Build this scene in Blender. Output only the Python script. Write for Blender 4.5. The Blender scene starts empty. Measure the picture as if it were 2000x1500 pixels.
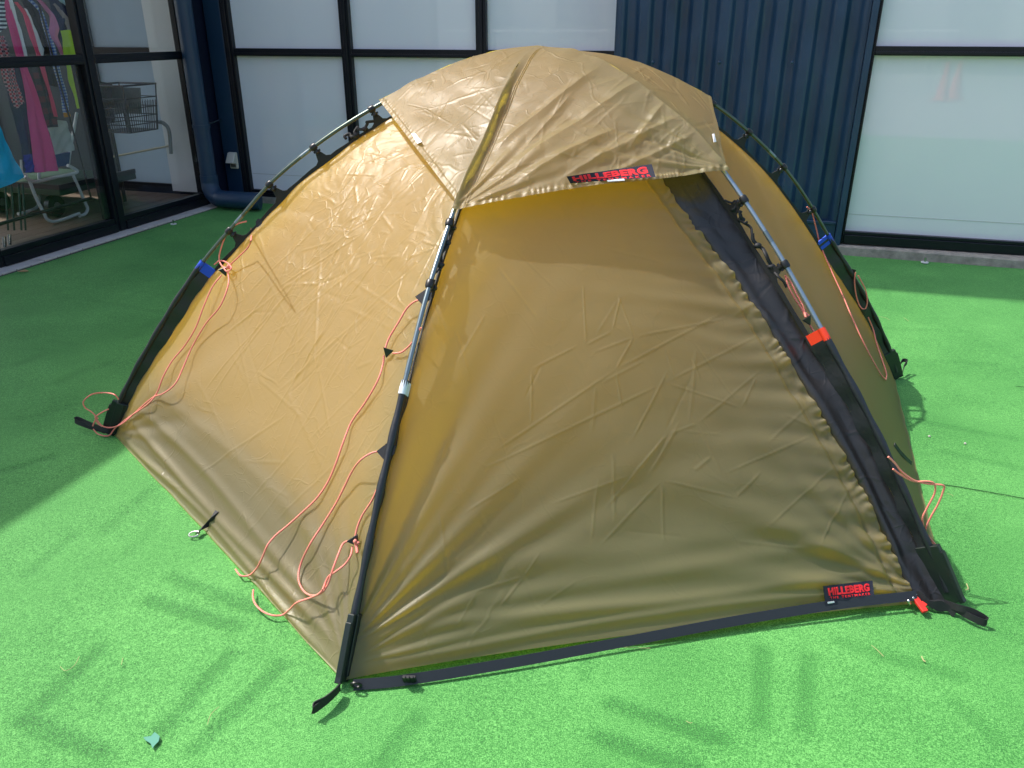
import bpy, bmesh, math, random
import numpy as np
from math import radians, sin, cos, pi, exp
from mathutils import Vector, Matrix
from mathutils.bvhtree import BVHTree

random.seed(7); np.random.seed(7)
SC = bpy.context.scene
COL = SC.collection

# ------------------------------------------------------------ camera
F = 1570.0; TH = radians(23.8); CH = 1.25
cam_d = bpy.data.cameras.new('camera'); cam = bpy.data.objects.new('camera', cam_d); COL.objects.link(cam)
cam.location = (0, 0, CH); cam.rotation_euler = (radians(90) - TH, 0, 0)
cam_d.sensor_width = 36; cam_d.lens = F / 2000 * 36; cam_d.clip_start = .05; cam_d.clip_end = 500
SC.camera = cam
# ------------------------------------------------------------ light
SUN_EL = radians(55); SX, SY = .893, -.450          # SX,SY: the way the shadows fall
w = bpy.data.worlds.new('World'); SC.world = w; w.use_nodes = True
wn = w.node_tree; bg = wn.nodes['Background']
sky = wn.nodes.new('ShaderNodeTexSky'); sky.sky_type = 'NISHITA'; sky.sun_disc = False
sky.sun_elevation = SUN_EL; sky.sun_rotation = math.atan2(-SX, -SY)
sky.air_density = 1.3; sky.dust_density = 4.0; sky.ozone_density = 1.0
wn.links.new(sky.outputs[0], bg.inputs[0]); bg.inputs[1].default_value = .15
sun_d = bpy.data.lights.new('sun', 'SUN'); sun = bpy.data.objects.new('sun', sun_d); COL.objects.link(sun)
sun_d.energy = 3.1; sun_d.angle = radians(.7); sun_d.color = (1, .955, .88)
to_sun = Vector((-SX * cos(SUN_EL), -SY * cos(SUN_EL), sin(SUN_EL)))
sun.rotation_euler = to_sun.to_track_quat('Z', 'Y').to_euler(); sun.location = (-4, 3, 8)
SC.view_settings.view_transform = 'Standard'; SC.view_settings.look = 'None'
SC.view_settings.gamma = 1; SC.view_settings.use_curve_mapping = False
SC.view_settings.exposure = 0.80
SC.cycles.use_denoising = True; SC.cycles.max_bounces = 9; SC.cycles.transparent_max_bounces = 10
SC.cycles.transmission_bounces = 7; SC.cycles.sample_clamp_indirect = 6
SC.cycles.caustics_reflective = False; SC.cycles.caustics_refractive = False

# ------------------------------------------------------------ geometry of the view
FW = np.array([0, cos(TH), -sin(TH)]); UP = np.array([0, sin(TH), cos(TH)]); RT = np.array([1., 0, 0]); C0 = np.array([0, 0, CH])
def ray(x, y): return FW + RT * (x - 1000) / F - UP * (y - 750) / F
def gp(x, y, z=0.):
    r = ray(x, y); return C0 + r * ((z - CH) / r[2])
def pl(x, y, p, n):
    r = ray(x, y); return C0 + r * (np.dot(np.array(p) - C0, n) / np.dot(r, n))
def proj(p):
    d = np.asarray(p, float) - C0; z = d @ FW
    return np.stack([1000 + F * (d @ RT) / z, 750 - F * (d @ UP) / z], -1)
# building frame: s along the back wall, d away from the viewer
WA = radians(-17); E1 = np.array([cos(WA), sin(WA), 0]); EN = np.array([-sin(WA), cos(WA), 0]); EZ = np.array([0, 0, 1.])
def W(s, d, z): return E1 * s + EN * d + EZ * z
def on_s(x, y, s): return pl(x, y, E1 * s, E1)
def on_d(x, y, d): return pl(x, y, EN * d, EN)
def sdz(p): return float(p @ E1), float(p @ EN), float(p[2])

# ------------------------------------------------------------ object helpers
def tag(o, label=None, cat=None, group=None, kind=None):
    if label: o['label'] = label
    if cat: o['category'] = cat
    if group: o['group'] = group
    if kind: o['kind'] = kind
    return o
def thing(name, label, cat, loc=(0, 0, 0), group=None):
    o = bpy.data.objects.new(name, None); COL.objects.link(o); o.location = loc; o.empty_display_size = .1
    return tag(o, label, cat, group)
def root_loc(p):
    l = Vector((0, 0, 0))
    while p: l += p.location; p = p.parent
    return l
def link(name, me, m, parent=None, smooth=False):
    o = bpy.data.objects.new(name, me); COL.objects.link(o)
    if m is not None and not me.materials: me.materials.append(m)
    if smooth: me.polygons.foreach_set('use_smooth', [True] * len(me.polygons))
    if parent:
        o.parent = parent; o.location = -root_loc(parent)
    return o
class MB:
    def __init__(s): s.v = []; s.f = []
    def add(s, vs, fs):
        k = len(s.v); s.v += [tuple(float(c) for c in v) for v in vs]; s.f += [tuple(i + k for i in f) for f in fs]; return s
    def hexa(s, c8):       # bottom 4 ccw, top 4 ccw
        return s.add(c8, [(3, 2, 1, 0), (4, 5, 6, 7), (0, 1, 5, 4), (1, 2, 6, 5), (2, 3, 7, 6), (3, 0, 4, 7)])
    def wbox(s, s0, s1, d0, d1, z0, z1):
        return s.hexa([W(s0, d0, z0), W(s1, d0, z0), W(s1, d1, z0), W(s0, d1, z0), W(s0, d0, z1), W(s1, d0, z1), W(s1, d1, z1), W(s0, d1, z1)])
    def tube(s, pts, r, n=10, cap=True, closed=False):
        P = [np.array(p, float) for p in pts]; N = len(P); rr = r if hasattr(r, '__len__') else [r] * N
        T = []
        for i in range(N):
            a = P[(i - 1) % N] if (closed or i > 0) else P[0]; b = P[(i + 1) % N] if (closed or i < N - 1) else P[-1]
            t = b - a; T.append(t / (np.linalg.norm(t) + 1e-12))
        u = np.cross(T[0], [0, 0, 1]);
        if np.linalg.norm(u) < .05: u = np.cross(T[0], [1, 0, 0])
        vs = []
        for i in range(N):
            u = u - T[i] * (u @ T[i]); u /= (np.linalg.norm(u) + 1e-12); v = np.cross(T[i], u)
            for k in range(n):
                a = 2 * pi * k / n; vs.append(P[i] + (u * cos(a) + v * sin(a)) * rr[i])
        fs = []
        M = N if closed else N - 1
        for i in range(M):
            for k in range(n):
                j = (i + 1) % N; fs.append((i * n + k, i * n + (k + 1) % n, j * n + (k + 1) % n, j * n + k))
        if cap and not closed: fs += [tuple(range(n))[::-1], tuple((N - 1) * n + k for k in range(n))]
        return s.add(vs, fs)
    def ribbon(s, pts, width, side, th=.0012):     # side: vector or list of vectors giving the width direction
        P = [np.array(p, float) for p in pts]; N = len(P)
        sd = [np.array(side, float)] * N if np.ndim(side) == 1 else [np.array(q, float) for q in side]
        vs = []
        for i in range(N):
            t = P[min(i + 1, N - 1)] - P[max(i - 1, 0)]; t /= np.linalg.norm(t) + 1e-12
            q = sd[i] - t * (sd[i] @ t); q /= np.linalg.norm(q) + 1e-12; nn = np.cross(t, q)
            w_ = width if not hasattr(width, '__len__') else width[i]
            vs += [P[i] + q * w_ / 2 + nn * th, P[i] - q * w_ / 2 + nn * th, P[i] - q * w_ / 2 - nn * th, P[i] + q * w_ / 2 - nn * th]
        fs = []
        for i in range(N - 1):
            for k in range(4): fs.append((4 * i + k, 4 * i + (k + 1) % 4, 4 * i + 4 + (k + 1) % 4, 4 * i + 4 + k))
        fs += [(3, 2, 1, 0), tuple(4 * (N - 1) + k for k in range(4))]
        return s.add(vs, fs)
    def prism(s, poly, n, th):                      # poly: 3D ring, extruded along n both ways
        n = np.array(n, float); n /= np.linalg.norm(n); k = len(poly)
        vs = [np.array(p) + n * th / 2 for p in poly] + [np.array(p) - n * th / 2 for p in poly]
        return s.add(vs, [tuple(range(k)), tuple(range(2 * k - 1, k - 1, -1))] + [(i, i + k, (i + 1) % k + k, (i + 1) % k) for i in range(k)])
    def ball(s, c, r, n=8, m=6, sq=(1, 1, 1)):
        vs = []; fs = []
        for j in range(m + 1):
            for i in range(n):
                a = 2 * pi * i / n; b = pi * j / m
                vs.append((c[0] + r * sq[0] * sin(b) * cos(a), c[1] + r * sq[1] * sin(b) * sin(a), c[2] + r * sq[2] * cos(b)))
        for j in range(m):
            for i in range(n): fs.append((j * n + i, (j + 1) * n + i, (j + 1) * n + (i + 1) % n, j * n + (i + 1) % n))
        return s.add(vs, fs)
    def build(s, name, m, parent=None, smooth=False, bevel=0):
        me = bpy.data.meshes.new(name); me.from_pydata(s.v, [], s.f); me.validate()
        bm = bmesh.new(); bm.from_mesh(me); bmesh.ops.recalc_face_normals(bm, faces=bm.faces)
        if bevel: bmesh.ops.bevel(bm, geom=bm.edges[:], offset=bevel, segments=1, affect='EDGES')
        bm.to_mesh(me); bm.free()
        o = link(name, me, m, parent, smooth)
        if smooth:
            me.set_sharp_from_angle(angle=radians(50))
        return o
def catmull(pts, n=8, closed=False):
    P = [np.array(p, float) for p in pts]; N = len(P); out = []
    rng = range(N) if closed else range(N - 1)
    for i in rng:
        p1 = P[i]; p2 = P[(i + 1) % N]
        p0 = P[(i - 1) % N] if (closed or i > 0) else 2 * p1 - p2
        p3 = P[(i + 2) % N] if (closed or i < N - 2) else 2 * p2 - p1
        for k in range(n):
            t = k / n
            out.append(.5 * ((2 * p1) + (-p0 + p2) * t + (2 * p0 - 5 * p1 + 4 * p2 - p3) * t * t + (-p0 + 3 * p1 - 3 * p2 + p3) * t ** 3))
    if not closed: out.append(P[-1])
    return out

# ------------------------------------------------------------ materials
def mat(name, col, rough=.6, metal=0., spec=.5, noise=None, bump=None, coat=0., sheen=0.):
    m = bpy.data.materials.new(name); m.use_nodes = True; nt = m.node_tree; b = nt.nodes['Principled BSDF']
    b.inputs['Base Color'].default_value = (*col, 1); b.inputs['Roughness'].default_value = rough
    b.inputs['Metallic'].default_value = metal; b.inputs['Specular IOR Level'].default_value = spec
    b.inputs['Coat Weight'].default_value = coat; b.inputs['Sheen Weight'].default_value = sheen
    if noise or bump: tc = nt.nodes.new('ShaderNodeTexCoord')
    if noise:
        sc, amt, col2 = noise
        n = nt.nodes.new('ShaderNodeTexNoise'); n.inputs['Scale'].default_value = sc; n.inputs['Detail'].default_value = 6
        nt.links.new(tc.outputs['Object'], n.inputs['Vector'])
        r = nt.nodes.new('ShaderNodeMapRange'); r.inputs[1].default_value = .35; r.inputs[2].default_value = .7; r.inputs[4].default_value = amt
        mx = nt.nodes.new('ShaderNodeMix'); mx.data_type = 'RGBA'; mx.inputs[6].default_value = (*col, 1); mx.inputs[7].default_value = (*col2, 1)
        nt.links.new(n.outputs[0], r.inputs[0]); nt.links.new(r.outputs[0], mx.inputs[0]); nt.links.new(mx.outputs[2], b.inputs['Base Color'])
    if bump:
        sc, st, dist = bump
        n2 = nt.nodes.new('ShaderNodeTexNoise'); n2.inputs['Scale'].default_value = sc; n2.inputs['Detail'].default_value = 4
        nt.links.new(tc.outputs['Object'], n2.inputs['Vector'])
        bp = nt.nodes.new('ShaderNodeBump'); bp.inputs['Strength'].default_value = st; bp.inputs['Distance'].default_value = dist
        nt.links.new(n2.outputs[0], bp.inputs['Height']); nt.links.new(bp.outputs[0], b.inputs['Normal'])
    return m

def fabric(name, base, trans, tmix, rough=.42, crumple=.5, spec=.6, scale=20.):
    """thin coated nylon: glossy outside, lets light through, fine crinkles in metre UVs"""
    m = bpy.data.materials.new(name); m.use_nodes = True; nt = m.node_tree; N = nt.nodes; L = nt.links
    b = N['Principled BSDF']; out = N['Material Output']
    b.inputs['Base Color'].default_value = (*base, 1); b.inputs['Roughness'].default_value = rough
    b.inputs['Specular IOR Level'].default_value = spec
    uv = N.new('ShaderNodeUVMap')
    nz = N.new('ShaderNodeTexNoise'); nz.inputs['Scale'].default_value = 6; nz.inputs['Detail'].default_value = 3
    L.new(uv.outputs[0], nz.inputs['Vector'])
    vm = N.new('ShaderNodeVectorMath'); vm.operation = 'MULTIPLY_ADD'; vm.inputs[1].default_value = (.10, .10, 0)
    L.new(nz.outputs['Color'], vm.inputs[0]); L.new(uv.outputs[0], vm.inputs[2])
    hs = []
    for sc, sx, sy, wd, amp in ((scale * .35, 1.0, .6, .035, 1.0), (scale, 1.0, .7, .06, .45), (scale * 2.2, .8, 1.0, .10, .28)):
        mp = N.new('ShaderNodeMapping'); mp.inputs['Scale'].default_value = (sx, sy, 1); mp.inputs['Rotation'].default_value = (0, 0, sc * .37)
        L.new(vm.outputs[0], mp.inputs[0])
        v = N.new('ShaderNodeTexVoronoi'); v.feature = 'DISTANCE_TO_EDGE'; v.voronoi_dimensions = '2D'; v.inputs['Scale'].default_value = sc
        L.new(mp.outputs[0], v.inputs['Vector'])
        r = N.new('ShaderNodeMapRange'); r.inputs[1].default_value = 0; r.inputs[2].default_value = wd; r.inputs[3].default_value = amp; r.inputs[4].default_value = 0
        r.interpolation_type = 'SMOOTHSTEP'; L.new(v.outputs[0], r.inputs[0])
        # only some of the creases are there
        k = N.new('ShaderNodeTexNoise'); k.inputs['Scale'].default_value = sc * .55; k.inputs['Detail'].default_value = 1
        L.new(vm.outputs[0], k.inputs['Vector'])
        kr = N.new('ShaderNodeMapRange'); kr.inputs[1].default_value = .48; kr.inputs[2].default_value = .66; L.new(k.outputs[0], kr.inputs[0])
        mu = N.new('ShaderNodeMath'); mu.operation = 'MULTIPLY'; L.new(r.outputs[0], mu.inputs[0]); L.new(kr.outputs[0], mu.inputs[1]); hs.append(mu)
    soft = N.new('ShaderNodeTexNoise'); soft.inputs['Scale'].default_value = 45; soft.inputs['Detail'].default_value = 2
    L.new(vm.outputs[0], soft.inputs['Vector'])
    a1 = N.new('ShaderNodeMath'); a1.operation = 'ADD'; L.new(hs[0].outputs[0], a1.inputs[0]); L.new(hs[1].outputs[0], a1.inputs[1])
    a2 = N.new('ShaderNodeMath'); a2.operation = 'ADD'; L.new(a1.outputs[0], a2.inputs[0]); L.new(hs[2].outputs[0], a2.inputs[1])
    a3 = N.new('ShaderNodeMath'); a3.operation = 'MULTIPLY_ADD'; a3.inputs[1].default_value = .55; L.new(soft.outputs[0], a3.inputs[0]); L.new(a2.outputs[0], a3.inputs[2])
    bp = N.new('ShaderNodeBump'); bp.inputs['Strength'].default_value = min(1, crumple); bp.inputs['Distance'].default_value = .0016
    L.new(a3.outputs[0], bp.inputs['Height'])
    # ripstop grid, hair fine
    L.new(bp.outputs[0], b.inputs['Normal'])
    # slight unevenness of the coating
    n3 = N.new('ShaderNodeTexNoise'); n3.inputs['Scale'].default_value = 3; L.new(uv.outputs[0], n3.inputs['Vector'])
    rr = N.new('ShaderNodeMapRange'); rr.inputs[3].default_value = rough - .06; rr.inputs[4].default_value = rough + .07; L.new(n3.outputs[0], rr.inputs[0]); L.new(rr.outputs[0], b.inputs['Roughness'])
    if tmix > 0:
        tr = N.new('ShaderNodeBsdfTranslucent'); tr.inputs[0].default_value = (*trans, 1); L.new(bp.outputs[0], tr.inputs['Normal'])
        mx = N.new('ShaderNodeMixShader'); mx.inputs[0].default_value = tmix
        L.new(b.outputs[0], mx.inputs[1]); L.new(tr.outputs[0], mx.inputs[2]); L.new(mx.outputs[0], out.inputs[0])
    return m

M = {}
TAN = (.290, .247, .148); TRN = (.96, .76, .075)
M['fly'] = fabric('sand_ripstop_side', TAN, TRN, .52, rough=.40, crumple=.8, scale=17, spec=.75)
M['fly_front'] = fabric('sand_ripstop_front', TAN, TRN, .60, rough=.42, crumple=.35, scale=12, spec=.55)
M['hood'] = fabric('sand_ripstop_hood', (.262, .212, .118), TRN, .42, rough=.42, crumple=.6, scale=18)
M['black_panel'] = fabric('black_nylon', (.021, .019, .019), (0, 0, 0), 0, rough=.40, crumple=1., spec=.6, scale=14)
M['inner'] = fabric('yellow_inner', (.90, .73, .14), (.9, .72, .14), .45, rough=.8, crumple=.2, spec=.1)
M['floor'] = mat('groundsheet', (.03, .032, .035), .6)
M['webbing'] = mat('black_webbing', (.009, .010, .013), .62, bump=(900, .4, .0008))
M['sleeve'] = mat('black_sleeve', (.012, .015, .020), .42, bump=(60, .35, .004))
M['boot'] = mat('rubberised_boot', (.010, .018, .016), .38, bump=(40, .2, .003))
M['pole'] = mat('anodised_pole', (.20, .25, .27), .30, metal=.85)
M['pole_dark'] = mat('anodised_pole_green', (.10, .13, .11), .32, metal=.8)
M['pole_front'] = mat('anodised_pole_bright', (.30, .37, .44), .30, metal=.75)
M['clip'] = mat('black_plastic', (.010, .011, .013), .35)
M['blue'] = mat('blue_tip', (.005, .07, .62), .55); M['white'] = mat('white_tip', (.68, .74, .80), .5); M['orange'] = mat('orange_tip', (.85, .05, .015), .5)
M['red'] = mat('red_plastic', (.62, .03, .02), .4); M['patch'] = mat('label_cloth', (.012, .014, .03), .8, bump=(700, .5, .001))
M['letters'] = mat('red_thread', (.80, .015, .025), .7); M['whitetag'] = mat('white_tag', (.72, .74, .78), .6)
M['metal'] = mat('bare_metal', (.6, .6, .6), .25, metal=1)

def cord_mat():
    m = mat('pink_cord', (.80, .17, .14), .6); nt = m.node_tree; b = nt.nodes['Principled BSDF']
    tc = nt.nodes.new('ShaderNodeTexCoord'); w_ = nt.nodes.new('ShaderNodeTexWave'); w_.inputs['Scale'].default_value = 110; w_.bands_direction = 'DIAGONAL'
    w_.inputs['Distortion'].default_value = 3
    nt.links.new(tc.outputs['Object'], w_.inputs[0]); mx = nt.nodes.new('ShaderNodeMix'); mx.data_type = 'RGBA'
    mx.inputs[6].default_value = (.84, .17, .13, 1); mx.inputs[7].default_value = (.86, .34, .27, 1)
    nt.links.new(w_.outputs[1], mx.inputs[0]); nt.links.new(mx.outputs[2], b.inputs['Base Color']); return m
M['cord'] = cord_mat()
M['frame'] = mat('black_aluminium', (.005, .007, .013), .32, spec=.35, noise=(9, .5, (.010, .012, .018)))
M['bluewall'] = mat('navy_steel', (.009, .036, .085), .42, noise=(2.2, .8, (.015, .046, .095)), bump=(14, .25, .01))
M['bluepaint'] = mat('navy_container_paint', (.022, .058, .125), .34, noise=(3.5, .9, (.011, .038, .085)), bump=(9, .35, .012))
M['pipe'] = mat('navy_pipe', (.010, .036, .085), .42, noise=(5, .8, (.017, .05, .10)))
M['beige'] = mat('beige_plastic', (.62, .60, .54), .4)
M['outlet_dark'] = mat('outlet_grey', (.12, .12, .11), .5)

def turf_mat():
    m = bpy.data.materials.new('artificial_turf'); m.use_nodes = True; nt = m.node_tree; N = nt.nodes; L = nt.links
    b = N['Principled BSDF']; b.inputs['Roughness'].default_value = .72; b.inputs['Specular IOR Level'].default_value = .25
    b.inputs['Sheen Weight'].default_value = .08; b.inputs['Sheen Tint'].default_value = (.6, 1, .6, 1)
    tc = N.new('ShaderNodeTexCoord')
    def noise(sc, det=3, rough=.6):
        n = N.new('ShaderNodeTexNoise'); n.inputs['Scale'].default_value = sc; n.inputs['Detail'].default_value = det; n.inputs['Roughness'].default_value = rough
        L.new(tc.outputs['Object'], n.inputs['Vector']); return n.outputs[0]
    def mr(x, a, b_, c, d):
        r = N.new('ShaderNodeMapRange'); r.inputs[1].default_value = a; r.inputs[2].default_value = b_; r.inputs[3].default_value = c; r.inputs[4].default_value = d
        L.new(x, r.inputs[0]); return r.outputs[0]
    def mth(op, a, b_=None, v=None):
        q = N.new('ShaderNodeMath'); q.operation = op; L.new(a, q.inputs[0])
        if b_ is not None: L.new(b_, q.inputs[1])
        if v is not None: q.inputs[1].default_value = v
        return q.outputs[0]
    at_ = N.new('ShaderNodeAttribute'); at_.attribute_name = 'pressed'; bands = mth('ADD', at_.outputs['Fac'], v=0.0)
    # fibre speckle
    fine = noise(420, 2, .7); mid = noise(120, 3, .7); big = noise(2.2, 3)
    v = N.new('ShaderNodeTexVoronoi'); v.inputs['Scale'].default_value = 260; L.new(tc.outputs['Object'], v.inputs['Vector'])
    c = mth('ADD', mr(mid, .3, .7, -.26, .26), mr(fine, .3, .7, -.75, .75)); c = mth('ADD', c, mr(big, .35, .65, -.13, .13))
    c = mth('ADD', c, mr(bands, 0, 1, 0, -.34)); c = mth('ADD', c, mr(v.outputs[0], 0, .6, -.15, .2))
    c = mr(c, -.9, .9, 0, 1)
    cr = N.new('ShaderNodeValToRGB'); L.new(c, cr.inputs[0]); e = cr.color_ramp.elements
    e[0].position = 0; e[0].color = (.012, .075, .018, 1); e[1].position = 1; e[1].color = (.17, .47, .13, 1)
    k = e.new(.5); k.color = (.050, .225, .046, 1)
    L.new(cr.outputs[0], b.inputs['Base Color'])
    h = mth('ADD', mth('MULTIPLY', fine, v=.5), mth('MULTIPLY', mid, v=.8)); h = mth('ADD', h, mth('MULTIPLY', bands, v=-.6))
    bp = N.new('ShaderNodeBump'); bp.inputs['Strength'].default_value = .5; bp.inputs['Distance'].default_value = .005; L.new(h, bp.inputs['Height']); L.new(bp.outputs[0], b.inputs['Normal'])
    return m
M['turf'] = turf_mat()
M['curb'] = mat('rough_concrete', (.36, .33, .30), .9, noise=(22, .9, (.20, .19, .175)), bump=(90, .8, .006))
M['paver'] = mat('grey_paver', (.66, .61, .59), .85, noise=(14, .7, (.50, .46, .45)), bump=(120, .5, .002))
M['joint'] = mat('dark_joint', (.09, .08, .08), .9)
M['asphalt'] = mat('pale_concrete_ground', (.30, .295, .28), .9, noise=(3, .6, (.24, .235, .225)))

def film_mat(name, c1, c2):
    m = mat(name, c1, .5, coat=1., noise=(1.4, .7, c2)); b = m.node_tree.nodes['Principled BSDF']
    b.inputs['Coat Roughness'].default_value = .02; b.inputs['Coat IOR'].default_value = 1.68; b.inputs['Specular IOR Level'].default_value = .1
    return m
M['film'] = film_mat('white_film_glass', (.88, .89, .97), (.83, .86, .96))
M['film_r'] = film_mat('white_film_glass_green', (.84, .81, .92), (.78, .78, .90))
def glass_mat():
    m = bpy.data.materials.new('clear_glass'); m.use_nodes = True; nt = m.node_tree; N = nt.nodes; L = nt.links; N.remove(N['Principled BSDF'])
    lw = N.new('ShaderNodeLayerWeight'); lw.inputs[0].default_value = .5; pw = N.new('ShaderNodeMath'); pw.operation = 'POWER'; pw.inputs[1].default_value = 4.2; L.new(lw.outputs['Facing'], pw.inputs[0])
    f = N.new('ShaderNodeMath'); f.operation = 'MULTIPLY_ADD'; f.inputs[1].default_value = .8; f.inputs[2].default_value = .032; L.new(pw.outputs[0], f.inputs[0]); g = N.new('ShaderNodeBsdfGlossy'); g.inputs['Roughness'].default_value = .01
    g.inputs[0].default_value = (1, 1, 1, 1)
    t = N.new('ShaderNodeBsdfTransparent'); t.inputs[0].default_value = (.965, .98, .98, 1); mx = N.new('ShaderNodeMixShader')
    k = N.new('ShaderNodeMath'); k.operation = 'MULTIPLY'; k.inputs[1].default_value = 1.1; L.new(f.outputs[0], k.inputs[0])
    L.new(k.outputs[0], mx.inputs[0]); L.new(t.outputs[0], mx.inputs[1]); L.new(g.outputs[0], mx.inputs[2]); L.new(mx.outputs[0], N['Material Output'].inputs[0])
    return m
M['glass'] = glass_mat()

# ============================================================ GROUND
def struct(o, label=None): o['kind'] = 'structure'; return o
mb = MB(); mb.add([(-60, -60, -.012), (60, -60, -.012), (60, 60, -.012), (-60, 60, -.012)], [(0, 1, 2, 3)])
struct(mb.build('ground', M['asphalt']))
S_L, D_M, D_R = -4.075, 5.56, 5.20
gs = np.r_[np.linspace(-3.955, -2.3, 40)[:-1], np.linspace(-2.3, 2.6, 620), np.linspace(2.6, 9, 40)[1:]]; gd = np.r_[np.linspace(-1.2, .7, 30)[:-1], np.linspace(.7, 4.2, 440), np.linspace(4.2, 5.5, 30)[1:]]
SS, DD = np.meshgrid(gs, gd)
Z = .0022 * np.sin(SS * 2.1 + .7 * DD) + .0015 * np.sin(DD * 3.3 - SS)
strokes = [((200, 1260), (60, 1390), 1), ((460, 1270), (300, 1440), 1), ((560, 1290), (370, 1470), 1), ((285, 1165), (480, 1228), 1), ((330, 1120), (520, 1195), .9), ((30, 1395), (220, 1475), 1), ((1495, 1262), (1485, 1430), .9),
 ((1585, 1275), (1572, 1440), .8), ((1180, 1368), (1430, 1450), 1), ((1155, 1432), (1380, 1510), 1), ((1630, 1250), (1890, 1325), .6), ((310, 1020), (240, 1090), .4), ((300, 950), (190, 1050), .5), ((150, 1040), (40, 1130), .5),
 ((830, 1385), (740, 1500), .8), ((1150, 1280), (1140, 1330), .5), ((0, 722), (110, 686), .5), ((100, 750), (215, 706), .6), ((180, 588), (330, 612), .35), ((250, 660), (330, 610), .35), ((40, 820), (150, 790), .45), ((-20, 930), (110, 890), .7),
 ((1720, 640), (1900, 648), .35), ((1790, 820), (2000, 860), .5), ((1830, 880), (2000, 915), .5), ((1760, 700), (1960, 712), .3), ((1800, 560), (1990, 590), .3), ((1860, 1360), (1980, 1470), .5), ((1900, 1210), (1990, 1250), .4)]
pressed = np.zeros_like(SS)
rg = random.Random(12); allst = [(sdz(gp(*a)), sdz(gp(*b_)), k) for a, b_, k in strokes]
for _ in range(70):
    s_, d_ = rg.uniform(-3.6, 3.2), rg.uniform(.9, 4.6); l_ = rg.uniform(.08, .15); o = rg.random() < .5; k = rg.uniform(.1, .3)
    for e_ in (0, .095): allst.append(((s_ - l_ + (0 if o else l_ + e_), d_ + (e_ if o else -l_)), (s_ + l_ - (0 if o else l_ - e_), d_ + (e_ if o else l_)), k))
wobS = .003 * np.sin(DD * 9 + SS * 3); wobD = .003 * np.sin(SS * 11 + DD * 2)
for a, b_, k in allst:
    a = np.array(a[:2]); b_ = np.array(b_[:2]); dv = b_ - a; L_ = np.linalg.norm(dv); dv /= L_
    al = (SS + wobS - a[0]) * dv[0] + (DD + wobD - a[1]) * dv[1]; ds = -(SS + wobS - a[0]) * dv[1] + (DD + wobD - a[1]) * dv[0]
    pressed = np.maximum(pressed, k * np.exp(-(ds / .021) ** 4) * np.clip(al / .03 + .5, 0, 1) * np.clip((L_ - al) / .03 + .5, 0, 1))
Z = Z - .0007 * pressed
V = SS[..., None] * E1 + DD[..., None] * EN; V[..., 2] = Z
idx = np.arange(SS.size).reshape(SS.shape)
Fq = np.stack([idx[:-1, :-1], idx[:-1, 1:], idx[1:, 1:], idx[1:, :-1]], -1).reshape(-1, 4)
me = bpy.data.meshes.new('turf'); me.from_pydata(V.reshape(-1, 3).tolist(), [], Fq.tolist())
at_ = me.attributes.new('pressed', 'FLOAT', 'POINT'); at_.data.foreach_set('value', pressed.reshape(-1).astype(np.float32))
turf = struct(link('turf', me, M['turf'], smooth=True))
# seams of the turf rolls and creases in it
M['seam'] = mat('turf_seam', (.012, .07, .018), .9)
for pts in ([(1765, 938), (1840, 946), (1920, 959), (2010, 975)], [(1983, 754), (2010, 757)]):
    mb = MB(); mb.ribbon(catmull([gp(x, y, .0045) for x, y in pts], 6), .002, (0, 1, .0), .0008); struct(mb.build('turf_seam', M['seam']))
# sill pavers along the shop front
st = MB(); st.wbox(S_L - .02, -3.955, 1, 5.35, -.01, .004)
strip = struct(st.build('paving_strip', M['joint']))
d = 1.05
rng = random.Random(3)
while d < 5.3:
    L_ = .098; q = MB(); z1 = .013 + rng.uniform(-.0015, .0015)
    q.wbox(S_L + .0, -3.962, d + .003, d + L_ - .003, .004, z1); q.build('paver', M['paver'], strip, bevel=.002); d += L_
# concrete kerb under the right windows
kb = MB(); n = 40
ss = np.linspace(-.98, 6, n); vs = []; fs = []
for i, s in enumerate(ss):
    f = D_R - .035 - .05 * max(0, min(1, (s - .4) / 1.0)) + rng.uniform(-.004, .004)
    for (dd, zz) in ((f, -.01), (f + .004, .045), (f + .016, .056), (D_R + .05, .068)): vs.append(W(s, dd, zz + rng.uniform(-.002, .002)))
for i in range(n - 1):
    for k in range(3): fs.append((i * 4 + k, (i + 1) * 4 + k, (i + 1) * 4 + k + 1, i * 4 + k + 1))
kb.add(vs, fs); struct(kb.build('kerb', M['curb']))
kb = MB(); kb.wbox(-4.0, -.98, 5.50, 5.62, -.01, .05); struct(kb.build('kerb', M['curb']))

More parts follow.
